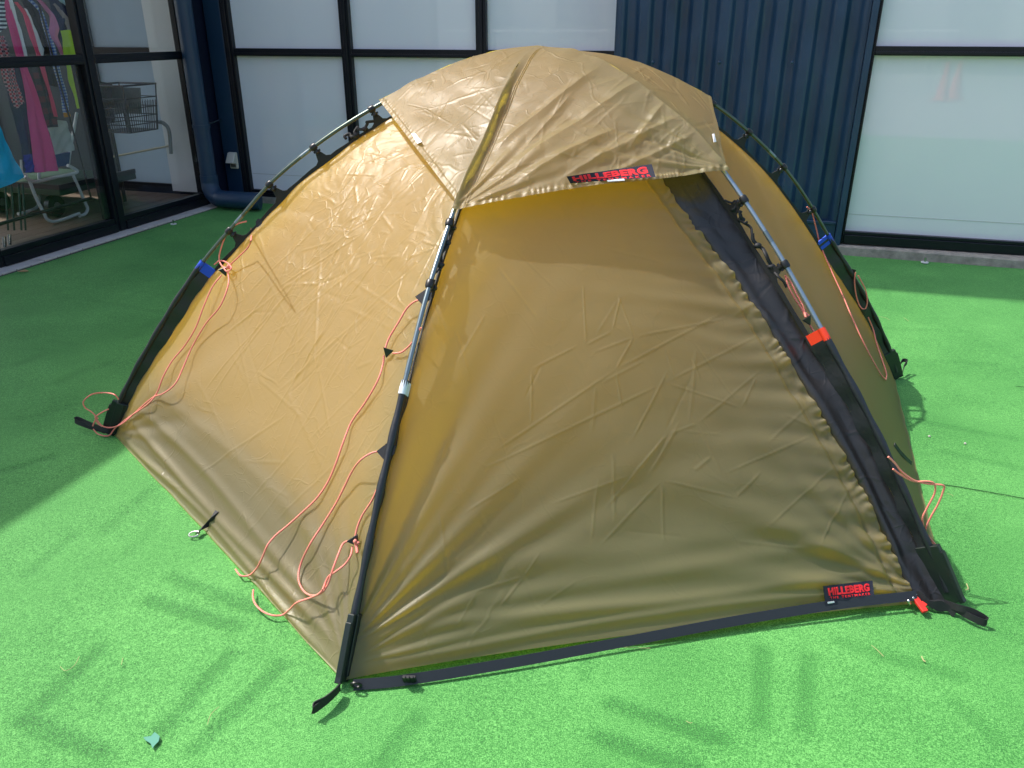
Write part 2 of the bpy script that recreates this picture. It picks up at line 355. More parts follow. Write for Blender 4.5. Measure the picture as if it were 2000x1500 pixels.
# ============================================================ BACK WALL WINDOWS
ROOF = 3.15
def window_bank(label, s_edges, d0, fm, film, bars, z_tr, z_base, z_sill, mull_w, zt=2.9):
    """frame around film glass panes: s_edges = pane left/right pairs"""
    t = thing('window_wall', label, 'window', tuple(W((s_edges[0][0] + s_edges[-1][1]) / 2, d0, 0)))
    lo = s_edges[0][0] - bars[0]; hi = s_edges[-1][1] + bars[1]
    for (a, b_) in [(lo, s_edges[0][0])] + [(s_edges[i][1], s_edges[i + 1][0]) for i in range(len(s_edges) - 1)] + [(s_edges[-1][1], hi)]:
        if b_ - a > .005:
            q = MB(); q.wbox(a, b_, d0 - .035, d0 + .05, z_base, zt); q.wbox(a + .35 * (b_ - a), b_ - .3 * (b_ - a), d0 - .047, d0 - .035, z_base, zt)
            q.build('mullion', fm, t, bevel=.002)
    for (a, b_) in s_edges:
        q = MB(); q.wbox(a, b_, d0 - .03, d0 + .045, z_tr[0], z_tr[1]); q.wbox(a, b_, d0 - .042, d0 - .03, z_tr[0] + .006, z_tr[0] + .022); q.build('transom', fm, t, bevel=.002)
        q = MB(); q.wbox(a, b_, d0 - .045, d0 + .045, z_base, z_sill - .018); q.wbox(a, b_, d0 - .028, d0 + .045, z_sill - .018, z_sill); q.build('sill', fm, t, bevel=.002)
        q = MB(); q.wbox(a, b_, d0 - .03, d0 + .045, zt - .05, zt); q.build('head_rail', fm, t)
        for (z0, z1) in ((z_sill, z_tr[0]), (z_tr[1], zt - .05)):
            q = MB(); q.wbox(a - .004, b_ + .004, d0 + .004, d0 + .014, z0 - .004, z1 + .004); q.build('pane', film, t)
    return t
window_bank('three bay window wall of white filmed glass behind the tent left of the container', [(-3.837, -2.951), (-2.875, -1.944), (-1.871, -.945)], D_M, M['frame'], M['film'], (.069, 0), (1.072, 1.124), .05, .098, .07)
window_bank('large white filmed window in black frame right of the container wall', [(.515, 2.35), (2.43, 4.4)], D_R + .02, M['frame'], M['film_r'], (.018, .07), (1.118, 1.166), .066, .135, .07)

# corrugated container wall
t = thing('container_wall', 'navy blue corrugated steel container wall between the white windows', 'container', tuple(W(-.25, D_R, 0)))
per = .1545; vs = []; fs = []; cols = []
s = -.94; zs = [.175, 3.05]
prof = [(0, 0), (.20, 0), (.44, .038), (.68, .038), (.94, 0)]
k = 0; pts = []
while s + per * .94 < .46:
    pts += [(s + a * per, b_) for a, b_ in prof]; s += per
pts = [(a, b_) for a, b_ in pts if a < .455] + [(.46, 0)]
def wave_pts(P):           # round the folds
    out = []
    for i in range(len(P) - 1):
        for j in range(4):
            f = j / 4; g = f * f * (3 - 2 * f); out.append((P[i][0] + (P[i + 1][0] - P[i][0]) * f, P[i][1] + (P[i + 1][1] - P[i][1]) * g))
    return out + [P[-1]]
pts = wave_pts(pts); zz = np.linspace(.17, 3.1, 60)
X = np.array([p[0] for p in pts]); Dp = np.array([p[1] for p in pts]); XX, ZZ = np.meshgrid(X, zz); DDp = np.tile(Dp, (60, 1))
rs = np.random.RandomState(5)
for _ in range(60):        # dents
    a, z0, r, h = rs.uniform(-.9, .42), rs.uniform(.2, 1.5), rs.uniform(.012, .06), rs.uniform(-.008, .009)
    DDp = DDp + h * np.exp(-((XX - a) ** 2 + ((ZZ - z0) * .5) ** 2) / r ** 2)
V = XX[..., None] * E1 + (D_R + .0 + DDp)[..., None] * EN; V[..., 2] = ZZ
nn = len(X); idx = np.arange(60 * nn).reshape(60, nn)
fq = np.stack([idx[:-1, :-1], idx[:-1, 1:], idx[1:, 1:], idx[1:, :-1]], -1).reshape(-1, 4)
me = bpy.data.meshes.new('corrugated_sheet'); me.from_pydata(V.reshape(-1, 3).tolist(), [], fq.tolist()); link('corrugated_sheet', me, M['bluepaint'], t, True)
q = MB(); q.wbox(.462, .497, D_R - .03, D_R + .1, .03, 3.1); q.build('corner_post', M['bluepaint'], t, bevel=.003)
q = MB(); q.wbox(-.94, .460, D_R - .012, D_R + .06, .085, .185); q.wbox(-.94, .460, D_R - .022, D_R - .012, .172, .19); q.build('bottom_rail', M['bluepaint'], t, bevel=.003)
q = MB(); q.wbox(-.944, -.938, D_R - .005, D_M + .03, .05, 3.1); q.build('side_return', M['bluepaint'], t)
q = MB(); q.wbox(-.94, .497, D_R + .03, D_R + .25, .0, .085); q.build('plinth', M['joint'], t)
q = MB(); q.wbox(-.944, .497, D_R - .02, D_R + .1, 3.1, ROOF); q.build('top_rail', M['bluepaint'], t, bevel=.003)
for (x, y) in ((1275, 122), (1405, 122), (1547, 122)):
    p = on_d(x, y, D_R - .004); q = MB(); q.ball(p, .010, 10, 6, (1, .6, 1)); q.build('bolt', M['bluepaint'], t, True)
for (s0_, s1_, d_, z_) in ((.517, 2.34, D_R + .0225, .232), (-3.83, -2.955, D_M + .0025, .215), (-2.87, -1.95, D_M + .0025, .215)):
    q = MB(); q.wbox(s0_, s1_, d_, d_ + .0025, z_, z_ + .004); tag(q.build('film_edge', mat('film_edge', (.55, .56, .58), .5)), 'thin lower edge line of the window film ' + ('in the right window' if s0_ > 0 else 'in the left pane of the middle wall' if s0_ < -3 else 'in the centre pane of the middle wall'), 'film edge')
# building mass behind (keeps the sun off the wall)
t = thing('shop_building', 'flat roofed shop block behind the windows and the container', 'building', tuple(W(0, 7, 0)))
q = MB(); q.wbox(-4.1, 6, D_M + .12, 9.5, ROOF - .35, ROOF); q.build('roof', M['bluewall'], t)
q = MB(); q.wbox(-.94, 6, D_R + .1, D_M + .12, ROOF - .35, ROOF); q.build('roof', M['bluewall'], t)
q = MB(); q.wbox(-5.6, 6, D_R, 9.4, ROOF + .002, 6.4); q.build('added_shade_block', M['bluewall'], t)  # unseen block added above the roof, sized to shade a strip of turf
q = MB(); q.wbox(-4.07, -.944, D_M - .05, D_M + .12, 2.9, ROOF); q.build('fascia', M['bluewall'], t)
q = MB(); q.wbox(.5, 4.5, D_R - .02, D_R + .1, 2.9, ROOF); q.build('fascia', M['bluewall'], t)
q = MB(); q.wbox(-4.0, 6, D_M + .20, D_M + .24, 0, ROOF - .36); q.build('wall', M['joint'], t)
# pillar, drainpipe and outlet in the corner
t = thing('corner_pillar', 'navy painted steel pillar at the corner left of the white windows', 'pillar', tuple(W(-4.0, 5.5, 0)))
q = MB(); q.wbox(-4.045, -3.908, D_M - .035, D_M + .05, .02, ROOF - .01); q.build('shaft', M['bluewall'], t, bevel=.003)
q = MB(); q.wbox(-4.11, -4.047, D_M - .0, D_M + .05, .02, ROOF - .01); q.build('recess', mat('deep_navy', (.004, .008, .03), .5), t)
q = MB(); q.wbox(-4.13, -4.06, 5.331, D_M - .003, .0, ROOF - .01); q.build('cheek', bpy.data.materials['deep_navy'], t)
t = thing('drainpipe', 'navy drainpipe with curved foot in the corner by the glass door', 'pipe', tuple(W(-3.97, 5.25, 0)))
pc = W(-3.99, 5.235, 0)
path = [pc + EZ * 3.25, pc + EZ * 2, pc + EZ * 1.2, pc + EZ * .23]
q = MB(); q.tube(path, .058, 20); q.build('pipe', M['pipe'], t, True)
el = [pc + EZ * .23] + [pc + E1 * (.11 * (1 - cos(a))) + EZ * (.19 - .11 * sin(a)) - EN * .02 * a for a in np.linspace(0, pi / 2, 9)] + [pc + E1 * .30 + EZ * .078 - EN * .03, pc + E1 * .42 + EZ * .075 + EN * .0]
q = MB(); q.tube(catmull(el, 3), .064, 20); q.build('elbow', M['pipe'], t, True)
for z in (.235, .60, 2.0):
    q = MB(); q.tube([pc + EZ * (z - .012), pc + EZ * (z + .012)], .0635, 20); q.build('collar', M['pipe'], t, True)
q = MB(); q.tube([pc + EZ * .6, W(-4.02, D_M - .03, .62)], .006, 8); q.build('bracket', M['metal'], t)
t = thing('outdoor_outlet', 'small beige weatherproof socket on the navy pillar', 'socket', tuple(on_d(458, 313, D_M - .05)))
a = on_d(458, 313, D_M - .036); hw, hh = .036, .062
def ob(s0, s1, d0, d1, z0, z1):
    b0 = sdz(a); q = MB(); q.wbox(b0[0] + s0, b0[0] + s1, b0[1] + d0, b0[1] + d1, b0[2] + z0, b0[2] + z1); return q
ob(-hw, hw, -.02, 0, -hh, hh).build('base', M['beige'], t, bevel=.006)
b0 = sdz(a)
q = MB(); q.hexa([W(b0[0] - .034, b0[1] - .075, b0[2] - .012), W(b0[0] + .034, b0[1] - .075, b0[2] - .012), W(b0[0] + .034, b0[1] - .02, b0[2] - .025), W(b0[0] - .034, b0[1] - .02, b0[2] - .025),
              W(b0[0] - .034, b0[1] - .03, b0[2] + .06), W(b0[0] + .034, b0[1] - .03, b0[2] + .06), W(b0[0] + .034, b0[1] - .02, b0[2] + .06), W(b0[0] - .034, b0[1] - .02, b0[2] + .06)])
q.build('cover', M['beige'], t, bevel=.003)
ob(-.02, .022, -.026, -.021, -.048, -.028).build('socket_face', M['outlet_dark'], t)

# ============================================================ SHOP FRONT ON THE LEFT
t = thing('glass_shopfront', 'black framed clear glass shopfront with clothes behind it on the left', 'shopfront', tuple(W(S_L, 4, 0)))
def lbox(d0, d1, z0, z1, o0=-.045, o1=.012): return MB().wbox(S_L + o0, S_L + o1, d0, d1, z0, z1)
lbox(4.312, 4.400, .02, 2.9).wbox(S_L + .012, S_L + .022, 4.335, 4.372, .02, 2.9).build('mullion', M['frame'], t, bevel=.002)
lbox(3.33, 3.42, .02, 2.9).build('mullion', M['frame'], t, bevel=.002)
lbox(5.262, 5.33, .02, 2.9, -.06, -.02).build('mullion', M['frame'], t, bevel=.002)
lbox(1.0, 1.08, .02, 2.9).build('mullion', M['frame'], t)
for (a, b_, o) in ((3.42, 4.312, .002), (4.400, 5.262, .0), (1.08, 3.33, 0)):
    lbox(a, b_, 1.055 - o, 1.108 + o).wbox(S_L + .012, S_L + .018, a, b_, 1.062, 1.084).build('transom', M['frame'], t, bevel=.002)
    lbox(a, b_, .016, .070, -.045, .02).wbox(S_L - .045, S_L + .006, a, b_, .070, .104).build('sill', M['frame'], t, bevel=.002)
    lbox(a, b_, 2.85, 2.9).build('head_rail', M['frame'], t)
    for (z0, z1) in ((.104, 1.055), (1.108, 2.85)):
        MB().wbox(S_L - .018, S_L - .010, a - .003, b_ + .003, z0 - .003, z1 + .003).build('pane', M['glass'], t)
lbox(4.262, 4.309, .106, 1.052, -.05, -.022).build('door_stile', M['frame'], t, bevel=.002)
q = MB(); q.wbox(S_L - .06, S_L + .03, .9, 5.5, 2.9, ROOF); q.build('fascia', M['bluewall'], t)
# the room
t = thing('shop_interior', 'dim shop room with wooden floor behind the glass front on the left', 'room', tuple(W(-6, 3.5, 0)))
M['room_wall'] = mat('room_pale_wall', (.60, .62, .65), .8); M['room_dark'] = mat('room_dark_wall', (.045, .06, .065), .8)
M['wood'] = mat('brown_floorboards', (.14, .10, .075), .35, noise=(6, .8, (.19, .14, .11)))
q = MB(); q.wbox(-6.9, S_L - .06, .9, D_M + .1, ROOF - .35, ROOF); q.build('ceiling', M['room_wall'], t)
for dd in np.linspace(.8, D_M + .1, 6): q = MB(); q.wbox(-6.88, -6.8, dd, dd + .06, 0, ROOF - .35); q.build('open_side_post', M['frame'], t)  # unseen far side, left open between posts to brighten the room
q = MB(); q.wbox(-6.88, -6.8, .86, D_M + .1, 0, .55); q.build('wall', M['room_wall'], t)
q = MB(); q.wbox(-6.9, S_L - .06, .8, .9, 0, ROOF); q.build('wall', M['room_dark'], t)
fl = MB().wbox(-6.8, S_L - .05, .9, D_M + .1, -.01, .018).build('floor', M['joint'], t)
x = -6.78
while x < S_L - .1:
    x1 = min(x + .118, S_L - .052); q = MB(); q.wbox(x, x1 - .002, .92, D_M + .05, .018, .0235); q.build('floorboard', M['wood'], t); x += .12
M['filmin'] = fabric('inside_film', (.55, .62, .68), (.42, .52, .60), .45, rough=.6, crumple=0, spec=.2)
sL = sdz(on_d(178, 60, D_M))[0]
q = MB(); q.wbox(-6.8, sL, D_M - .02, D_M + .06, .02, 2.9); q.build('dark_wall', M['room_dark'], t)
for (a, b_) in ((sL, -4.115),):
    for z0, z1 in ((.1, 1.072), (1.124, 2.9)): q = MB(); q.wbox(a, b_, D_M, D_M + .02, z0, z1); q.build('window_film', M['filmin'], t)
    for z0, z1 in ((1.072, 1.124), (.02, .1)): q = MB(); q.wbox(a, b_, D_M - .02, D_M + .03, z0, z1); q.build('window_bar', M['frame'], t)
# white board standing inside next to the corner
wl = sdz(on_d(277, 0, 5.48)); wr = sdz(on_d(356, 0, 5.48)); wb = sdz(on_d(336, 372, 5.48))
t = thing('white_board', 'tall white panel standing inside the glass next to the drainpipe', 'panel', tuple(W(-4.3, 5.48, 0)))
s0 = wl[0]; q = MB(); q.wbox(s0, -4.14, 5.47, 5.49, wb[2], 2.7); q.build('sheet', mat('white_board', (.84, .86, .86), .5), t)
q = MB(); q.wbox(-4.27, -4.22, 5.462, 5.47, wb[2], 2.7); q.build('batten', mat('white_batten', (.88, .90, .90), .5), t)

# --- garments on a rail inside
def cloth(label, cat, left, right, s, m, amp=.012, fold=3, name='garment', th=.006):
    n, k = 26, 12
    Lp = np.array([on_s(x, y, s) for x, y in left]); Rp = np.array([on_s(x, y, s) for x, y in right])
    def res(P, n):
        dd = np.r_[0, np.cumsum(np.linalg.norm(np.diff(P, axis=0), axis=1))]; tt = np.linspace(0, dd[-1], n)
        return np.stack([np.interp(tt, dd, P[:, i]) for i in range(3)], 1)
    Lp, Rp = res(Lp, n), res(Rp, n); vs = []; ph = s * 37
    for side in (1, -1):
        for i in range(n):
            for j in range(k + 1):
                u = j / k; p = Lp[i] * (1 - u) + Rp[i] * u
                off = amp * sin(u * pi * fold + ph + .5 * sin(i * .3)) + .004 * sin(i * .7 + j)
                edge = 1 if 0 < j < k else .3
                vs.append(p + E1 * (off + side * th * edge * (.4 + .6 * i / n)))
    fs = []; m1 = n * (k + 1)
    for i in range(n - 1):
        for j in range(k):
            a = i * (k + 1) + j; fs += [(a, a + 1, a + k + 2, a + k + 1), (m1 + a, m1 + a + k + 1, m1 + a + k + 2, m1 + a + 1)]
    for i in range(n - 1):
        for j in (0, k):
            a = i * (k + 1) + j; fs.append((a, a + k + 1, m1 + a + k + 1, m1 + a))
    for i in (0, n - 1):
        for j in range(k):
            a = i * (k + 1) + j; fs.append((a, a + 1, m1 + a + 1, m1 + a))
    o = MB().add(vs, fs).build(name, m, None, True); return tag(o, label, cat, 'clothes hanging behind the shopfront')
def check_mat(name, a, b_, sc, stripes=False, c3=None):
    m = mat(name, a, .8); nt = m.node_tree; bs = nt.nodes['Principled BSDF']; tc = nt.nodes.new('ShaderNodeTexCoord')
    mp = nt.nodes.new('ShaderNodeMapping'); mp.inputs['Rotation'].default_value = (0, 0, radians(17)); nt.links.new(tc.outputs['Object'], mp.inputs[0])
    sp = nt.nodes.new('ShaderNodeSeparateXYZ'); nt.links.new(mp.outputs[0], sp.inputs[0])
    def band(i):
        q = nt.nodes.new('ShaderNodeMath'); q.operation = 'MULTIPLY'; q.inputs[1].default_value = sc; nt.links.new(sp.outputs[i], q.inputs[0])
        f = nt.nodes.new('ShaderNodeMath'); f.operation = 'FRACT'; nt.links.new(q.outputs[0], f.inputs[0])
        g = nt.nodes.new('ShaderNodeMath'); g.operation = 'GREATER_THAN'; g.inputs[1].default_value = .5; nt.links.new(f.outputs[0], g.inputs[0]); return g.outputs[0]
    v = band(2)
    if not stripes:
        ad = nt.nodes.new('ShaderNodeMath'); ad.operation = 'ADD'; nt.links.new(v, ad.inputs[0]); nt.links.new(band(1), ad.inputs[1])
        hv = nt.nodes.new('ShaderNodeMath'); hv.operation = 'MULTIPLY'; hv.inputs[1].default_value = .5; nt.links.new(ad.outputs[0], hv.inputs[0]); v = hv.outputs[0]
    cr = nt.nodes.new('ShaderNodeValToRGB'); nt.links.new(v, cr.inputs[0]); e = cr.color_ramp.elements
    e[0].color = (*a, 1); e[1].color = (*b_, 1); cr.color_ramp.interpolation = 'CONSTANT'; e[1].position = .9
    if c3: k = e.new(.4); k.color = (*c3, 1)
    nt.links.new(cr.outputs[0], bs.inputs['Base Color']); return m
def cm(n, c):
    c = tuple(min(.88, x * 1.35) for x in c); return mat(n, c, .8, bump=(30, .4, .01), noise=(8, .5, tuple(x * .8 for x in c)))
magenta = cm('magenta_cotton', (.62, .06, .22)); white_c = cm('white_cotton', (.75, .78, .80)); navy_c = cm('navy_cotton', (.012, .018, .06)); black_c = cm('black_cotton', (.012, .014, .017))
coral = cm('coral_cotton', (.68, .08, .16)); pink = cm('pink_cotton', (.80, .22, .38)); lime = cm('lime_cotton', (.50, .68, .06)); sky_c = cm('bright_blue_cotton', (.02, .38, .90))
royal = cm('royal_blue_cotton', (.01, .015, .25)); taupe = cm('taupe_cotton', (.30, .25, .26)); paleblue = cm('pale_blue_cotton', (.42, .55, .75)); orange_c = cm('orange_hem', (.85, .30, .02))
gingham = check_mat('blue_gingham', (.75, .80, .85), (.03, .08, .42), 55, c3=(.22, .32, .65)); plaid = check_mat('red_plaid', (.50, .02, .04), (.03, .03, .05), 44, c3=(.55, .30, .32))
dplaid = check_mat('dark_plaid', (.03, .035, .035), (.16, .05, .05), 14, c3=(.05, .05, .05)); nstripe = check_mat('navy_stripe', (.012, .018, .05), (.75, .77, .8), 45, True)
cloth('lime green trousers hanging nearest the door stile', 'trousers', [(117, 60), (124, 110), (135, 160), (150, 212)], [(136, 58), (156, 106), (172, 160), (184, 206)], -4.40, lime, .008, 2)
cloth('pink polo shirt with short sleeve on the shop rail', 'shirt', [(66, -6), (97, 30), (97, 60), (100, 70), (122, 112)], [(74, -6), (106, 28), (117, 58), (114, 72), (125, 112)], -4.42, pink, .006, 2)
cloth('navy jacket with white piping at the right end of the rail', 'jacket', [(95, -4), (108, 30), (110, 60), (116, 82)], [(128, -4), (142, 20), (135, 60), (124, 82)], -4.47, navy_c)
cloth('pale blue jacket sleeve next to the door stile', 'jacket', [(106, -6), (125, 8), (138, 20), (145, 45)], [(118, -6), (140, 8), (143, 20), (149, 50)], -4.44, paleblue, .004, 1)
cloth('taupe top hanging behind the lime trousers', 'top', [(104, 8), (117, 25), (130, 48), (134, 70)], [(108, 6), (124, 22), (142, 46), (139, 72)], -4.455, taupe, .005, 2)
cloth('blue gingham shirt with orange hem on the rail', 'shirt', [(48, -6), (76, 22), (90, 70), (103, 120), (118, 180), (124, 220)], [(58, -6), (82, 20), (102, 70), (116, 125), (130, 180), (136, 220)], -4.43, gingham, .005, 2)
cloth('narrow orange hem band below the gingham shirt', 'hem', [(124, 220), (126, 229)], [(135, 219), (137, 227)], -4.425, orange_c, .002, 1, 'hem_band')
cloth('black dress hanging between coral and gingham pieces', 'dress', [(38, -6), (60, 40), (82, 110), (92, 165)], [(60, -6), (82, 40), (97, 90), (112, 170)], -4.50, black_c)
cloth('white blouse with loose sleeve behind the coral scarf', 'blouse', [(48, 16), (62, 50), (75, 95), (80, 110)], [(54, 20), (70, 55), (86, 96), (84, 112)], -4.435, white_c, .006, 2)
cloth('long narrow coral scarf hanging in the middle of the rail', 'scarf', [(28, 4), (46, 30), (60, 75), (78, 125), (95, 180), (107, 228)], [(34, 4), (52, 26), (68, 70), (84, 125), (99, 180), (111, 228)], -4.44, coral, .003, 1)
cloth('dark plaid skirt with red lower stripe', 'skirt', [(52, 125), (66, 180), (76, 250)], [(84, 125), (98, 180), (112, 248)], -4.49, dplaid)
cloth('white strip of a shirt beside the magenta dress', 'shirt', [(14, -6), (28, 40), (40, 80), (48, 112)], [(22, -6), (34, 40), (46, 80), (52, 112)], -4.43, white_c, .003, 1)
cloth('long magenta dress reaching lowest of the hanging clothes', 'dress', [(0, -6), (20, 60), (42, 140), (55, 200), (62, 280), (70, 337)], [(14, -6), (32, 60), (54, 140), (76, 200), (96, 270), (114, 333)], -4.44, magenta, .010, 3)
cloth('navy blue trousers left of the magenta dress', 'trousers', [(8, 110), (22, 210), (40, 270), (50, 338)], [(38, 110), (52, 210), (62, 270), (72, 337)], -4.47, navy_c)
cloth('royal blue cuff under the navy trousers', 'trousers', [(46, 303), (52, 337)], [(66, 300), (73, 334)], -4.455, royal, .004, 2)
cloth('red plaid shirt at the left end of the rail', 'shirt', [(-6, 70), (2, 140), (20, 190), (30, 212)], [(8, 70), (26, 130), (40, 180), (48, 200)], -4.42, plaid, .006, 2)
cloth('navy top with white stripes on its sleeve', 'top', [(-8, -6), (-8, 30), (-8, 66)], [(8, -6), (10, 36), (14, 52)], -4.43, nstripe, .004, 1)
cloth('bright blue coat hanging at the lower left edge', 'coat', [(-40, 225), (-34, 300), (-30, 380)], [(-4, 235), (20, 290), (50, 346)], -4.36, sky_c, .010, 3)
# rail with its bottom bar
M['rackblack'] = mat('rack_black', (.012, .014, .014), .35)
t = thing('clothes_rail', 'black metal clothes rail with low bottom bar inside the shopfront', 'clothes rail', tuple(W(-4.43, 3.5, 0)))
q = MB(); q.tube([W(-4.43, 2.0, 1.52), W(-4.43, 4.9, 1.52)], .012); q.build('hanging_bar', M['rackblack'], t, True)
p0 = on_s(-20, 443, -4.33); p1 = on_s(178, 387, -4.33)
q = MB(); q.tube([p0, p1], .011); q.build('bottom_bar', M['rackblack'], t, True)
q = MB(); q.tube([p1, W(-4.43, sdz(p1)[1], 1.52)], .006); q.build('upright', M['rackblack'], t, True)
q = MB(); q.tube([p1, on_s(226, 404, -4.9)], .009); q.build('foot_bar', M['rackblack'], t, True)
for x in (10, 22, 36, 44):
    q = MB(); a = on_s(x, 360, -4.5); b_ = on_s(x + 6, 450, -4.5); q.tube([a, b_], .006); q.build('leg', mat('dark_green_steel', (.02, .06, .045), .4), t, True)
for x, y in ((8, 470), (18, 466)):
    q = MB(); q.tube([on_s(x, y - 8, -4.3), on_s(x + 1, y + 12, -4.3)], .011); q.build('castor', M['metal'], t, True)
# folding chair
M['chairwhite'] = mat('white_tube', (.62, .68, .68), .35)
t = thing('folding_chair', 'white tubular folding chair with blue seat inside the shop', 'chair', tuple(W(-4.7, 4.0, 0)))
A_ = -4.62; B_ = -5.0
def tb(name, pts, s, r=.011):
    q = MB(); q.tube(catmull([on_s(x, y, s) for x, y in pts], 5), r, 10); q.build(name, M['chairwhite'], t, True)
tb('seat_rail', [(48, 345), (60, 353), (75, 354), (110, 346), (147, 338), (149, 332), (132, 323)], A_)
tb('front_leg', [(58, 354), (70, 385), (85, 415), (92, 428), (105, 433), (125, 428), (155, 417)], A_)
tb('rear_leg', [(142, 340), (155, 370), (167, 397), (171, 408), (166, 418), (155, 422)], A_)
tb('back_leg', [(76, 335), (77, 370), (75, 400), (60, 411), (35, 418)], B_)
tb('back_post', [(150, 220), (143, 260), (136, 300), (133, 325)], B_ + .1)
tb('back_post', [(42, 312), (44, 330), (52, 345)], B_ + .2)
q = MB(); q.prism([on_s(x, y, -4.8) for x, y in ((106, 302), (135, 297), (133, 322), (112, 326))], E1, .02); q.build('seat_cloth', mat('blue_canvas', (.02, .06, .20), .8), t)
o = cloth('white paper bag resting on the folding chair back', 'bag', [(88, 232), (98, 270), (106, 302)], [(128, 236), (137, 265), (145, 293)], -4.72, cm('grey_white_paper', (.42, .47, .48)), .006, 2, 'paper_bag')
# flat trolley, basket
M['cartgreen'] = mat('green_steel', (.004, .035, .018), .4)
t = thing('flat_trolley', 'dark green flat trolley standing on the shop floor', 'trolley', tuple(W(-5.2, 4.7, 0)))
a = on_d(60, 352, 4.9); b_ = on_d(296, 345, 5.35); sa, sb = sdz(a), sdz(b_)
zt = .24
q = MB(); q.wbox(-5.9, -4.62, 4.45, 5.2, zt - .045, zt); q.build('deck', M['cartgreen'], t, bevel=.006)
q = MB(); q.wbox(-5.9, -4.62, 4.45, 4.47, zt, zt + .03); q.wbox(-4.64, -4.62, 4.47, 5.2, zt, zt + .03); q.build('rim', M['rackblack'], t)
for (sx, dx) in ((-5.75, 4.55), (-4.8, 4.55), (-4.8, 5.1), (-5.75, 5.1), (-5.3, 4.55)):
    c = W(sx, dx, .10); q = MB(); q.tube([c - E1 * .02, c + E1 * .02], .075, 18); wh = q.build('wheel', M['rackblack'], t, True)
    q = MB(); q.tube([c - E1 * .026, c + E1 * .026], .03, 12); q.build('hub', M['metal'], wh, True)
t = thing('wire_basket', 'black wire shopping basket on a stand behind the right glass pane', 'basket', tuple(W(-4.6, 5.1, .5)))
M['wire'] = mat('dark_wire', (.03, .032, .034), .35, metal=.4)
DW = 5.12
def rect(z, f): # closed basket ring
    c = W(-4.54, DW, z); a = .165 * f; b2 = .17 * f
    return [c + E1 * sx * a + EN * sy * b2 for sx, sy in ((-1, -1), (1, -1), (1, 1), (-1, 1))]
zT = sdz(on_d(285, 166, DW))[2]; zB = sdz(on_d(285, 256, DW))[2]
nlev = 6
for i in range(nlev):
    f = 1 - .16 * i / (nlev - 1); R = rect(zT + (zB - zT) * (i / (nlev - 1)) ** .8, f)
    q = MB(); pts = []
    for k in range(4): pts += [R[k] * (1 - j / 4) + R[(k + 1) % 4] * (j / 4) for j in range(4)]
    q.tube(pts, .0075 if i == 0 else .004, 6, closed=True); q.build('ring', M['wire'], t, True)
R0, R1 = rect(zT, 1), rect(zB, .84); vq = MB()
for k in range(4):
    for j in range(14):
        f = (j + .5) / 14; q0 = R0[k] * (1 - f) + R0[(k + 1) % 4] * f; q1 = R1[k] * (1 - f) + R1[(k + 1) % 4] * f
        lo = .35
        vq = MB(); vq.tube([q0 * lo + q1 * (1 - lo) if False else q0 * (1 - lo) + q1 * lo, q1], .0022, 5); vq.build('wire', M['wire'], t)
for k in range(4):
    q = MB(); q.tube([R0[k], R1[k]], .005, 6); q.build('corner_wire', M['wire'], t)
q = MB(); q.add([R1[0], R1[1], R1[2], R1[3]], [(0, 1, 2, 3)]); q.prism(R1, EZ, .006); q.build('base_plate', M['wire'], t)
q = MB(); q.prism([R0[0] * .5 + R0[3] * .5 - EZ * .02, R0[1] * .5 + R0[2] * .5 - EZ * .02, R1[1] * .5 + R1[2] * .5 + EZ * .12, R1[0] * .5 + R1[3] * .5 + EZ * .12], EN, .01); q.build('partition', mat('grey_card', (.10, .12, .12), .7), t)
q = MB(); q.tube([W(-4.70, DW, zB + .004), W(-4.70, DW, .03)], .014, 10); q.build('stand', M['wire'], t, True)
q = MB(); q.tube(catmull([on_d(305, 238, 5.3), on_d(318, 240, 5.3), on_d(330, 255, 5.3), on_d(334, 300, 5.3)], 5), .014, 10); q.build('handle', mat('grey_handle', (.25, .27, .27), .4), t, True)
tag(MB().tube([on_d(206, 309, 5.4), on_d(330, 285, 5.45)], .008, 8).build('wooden_stick', mat('pale_wood', (.45, .42, .28), .6)), 'pale wooden stick leaning low behind the right glass pane', 'stick')
cloth('dark cloth bundle lying in the wire basket', 'cloth', [(182, 156), (182, 230)], [(222, 165), (226, 240)], -4.62, black_c, .01, 2, 'cloth_bundle')

# ============================================================ TENT
A = gp(215, 850); B = gp(668, 1335); C = gp(1862, 1180); D = gp(1752, 740); MID = (A + D) / 2
E = 2 * MID - B; Fp = 2 * MID - C; ZA = 1.195; APEX = MID + EZ * ZA
tent = thing('dome_tent', 'sand coloured six sided dome tent on the green artificial turf', 'tent', tuple(MID))
def trace(P, Q, pts):
    dd = Q - P; n_ = np.array([dd[1], -dd[0], 0]); return [pl(x, y, P, n_) for x, y in pts]
half = {}
half['A'] = [A] + trace(A, D, [(240, 770), (315, 634), (391, 518), (470, 425), (530, 355), (615, 285), (680, 240), (740, 205), (850, 147), (950, 112)]) + [APEX]
half['D'] = [D] + trace(A, D, [(1740, 690), (1700, 600), (1660, 530), (1620, 465), (1580, 395), (1530, 325), (1460, 255), (1385, 197), (1300, 150), (1200, 117)]) + [APEX]
def prof(P, zs):     # common arch, measured along the pole from its foot
    u = (MID - P); u = u / np.linalg.norm(u); return [P + u * s_ + EZ * z_ for s_, z_ in zs] + [APEX]
half['B'] = [B] + trace(B, MID, [(690, 1215), (740, 970), (772, 830), (790, 750), (835, 570), (880, 430), (905, 360), (940, 290)]) + prof(B, [(1.15, 1.115), (1.30, 1.17)])
half['C'] = [C] + trace(C, MID, [(1820, 1080), (1740, 900), (1680, 780), (1625, 680), (1530, 510), (1450, 385), (1410, 330), (1350, 255)]) + prof(C, [(1.16, 1.145), (1.30, 1.18)])
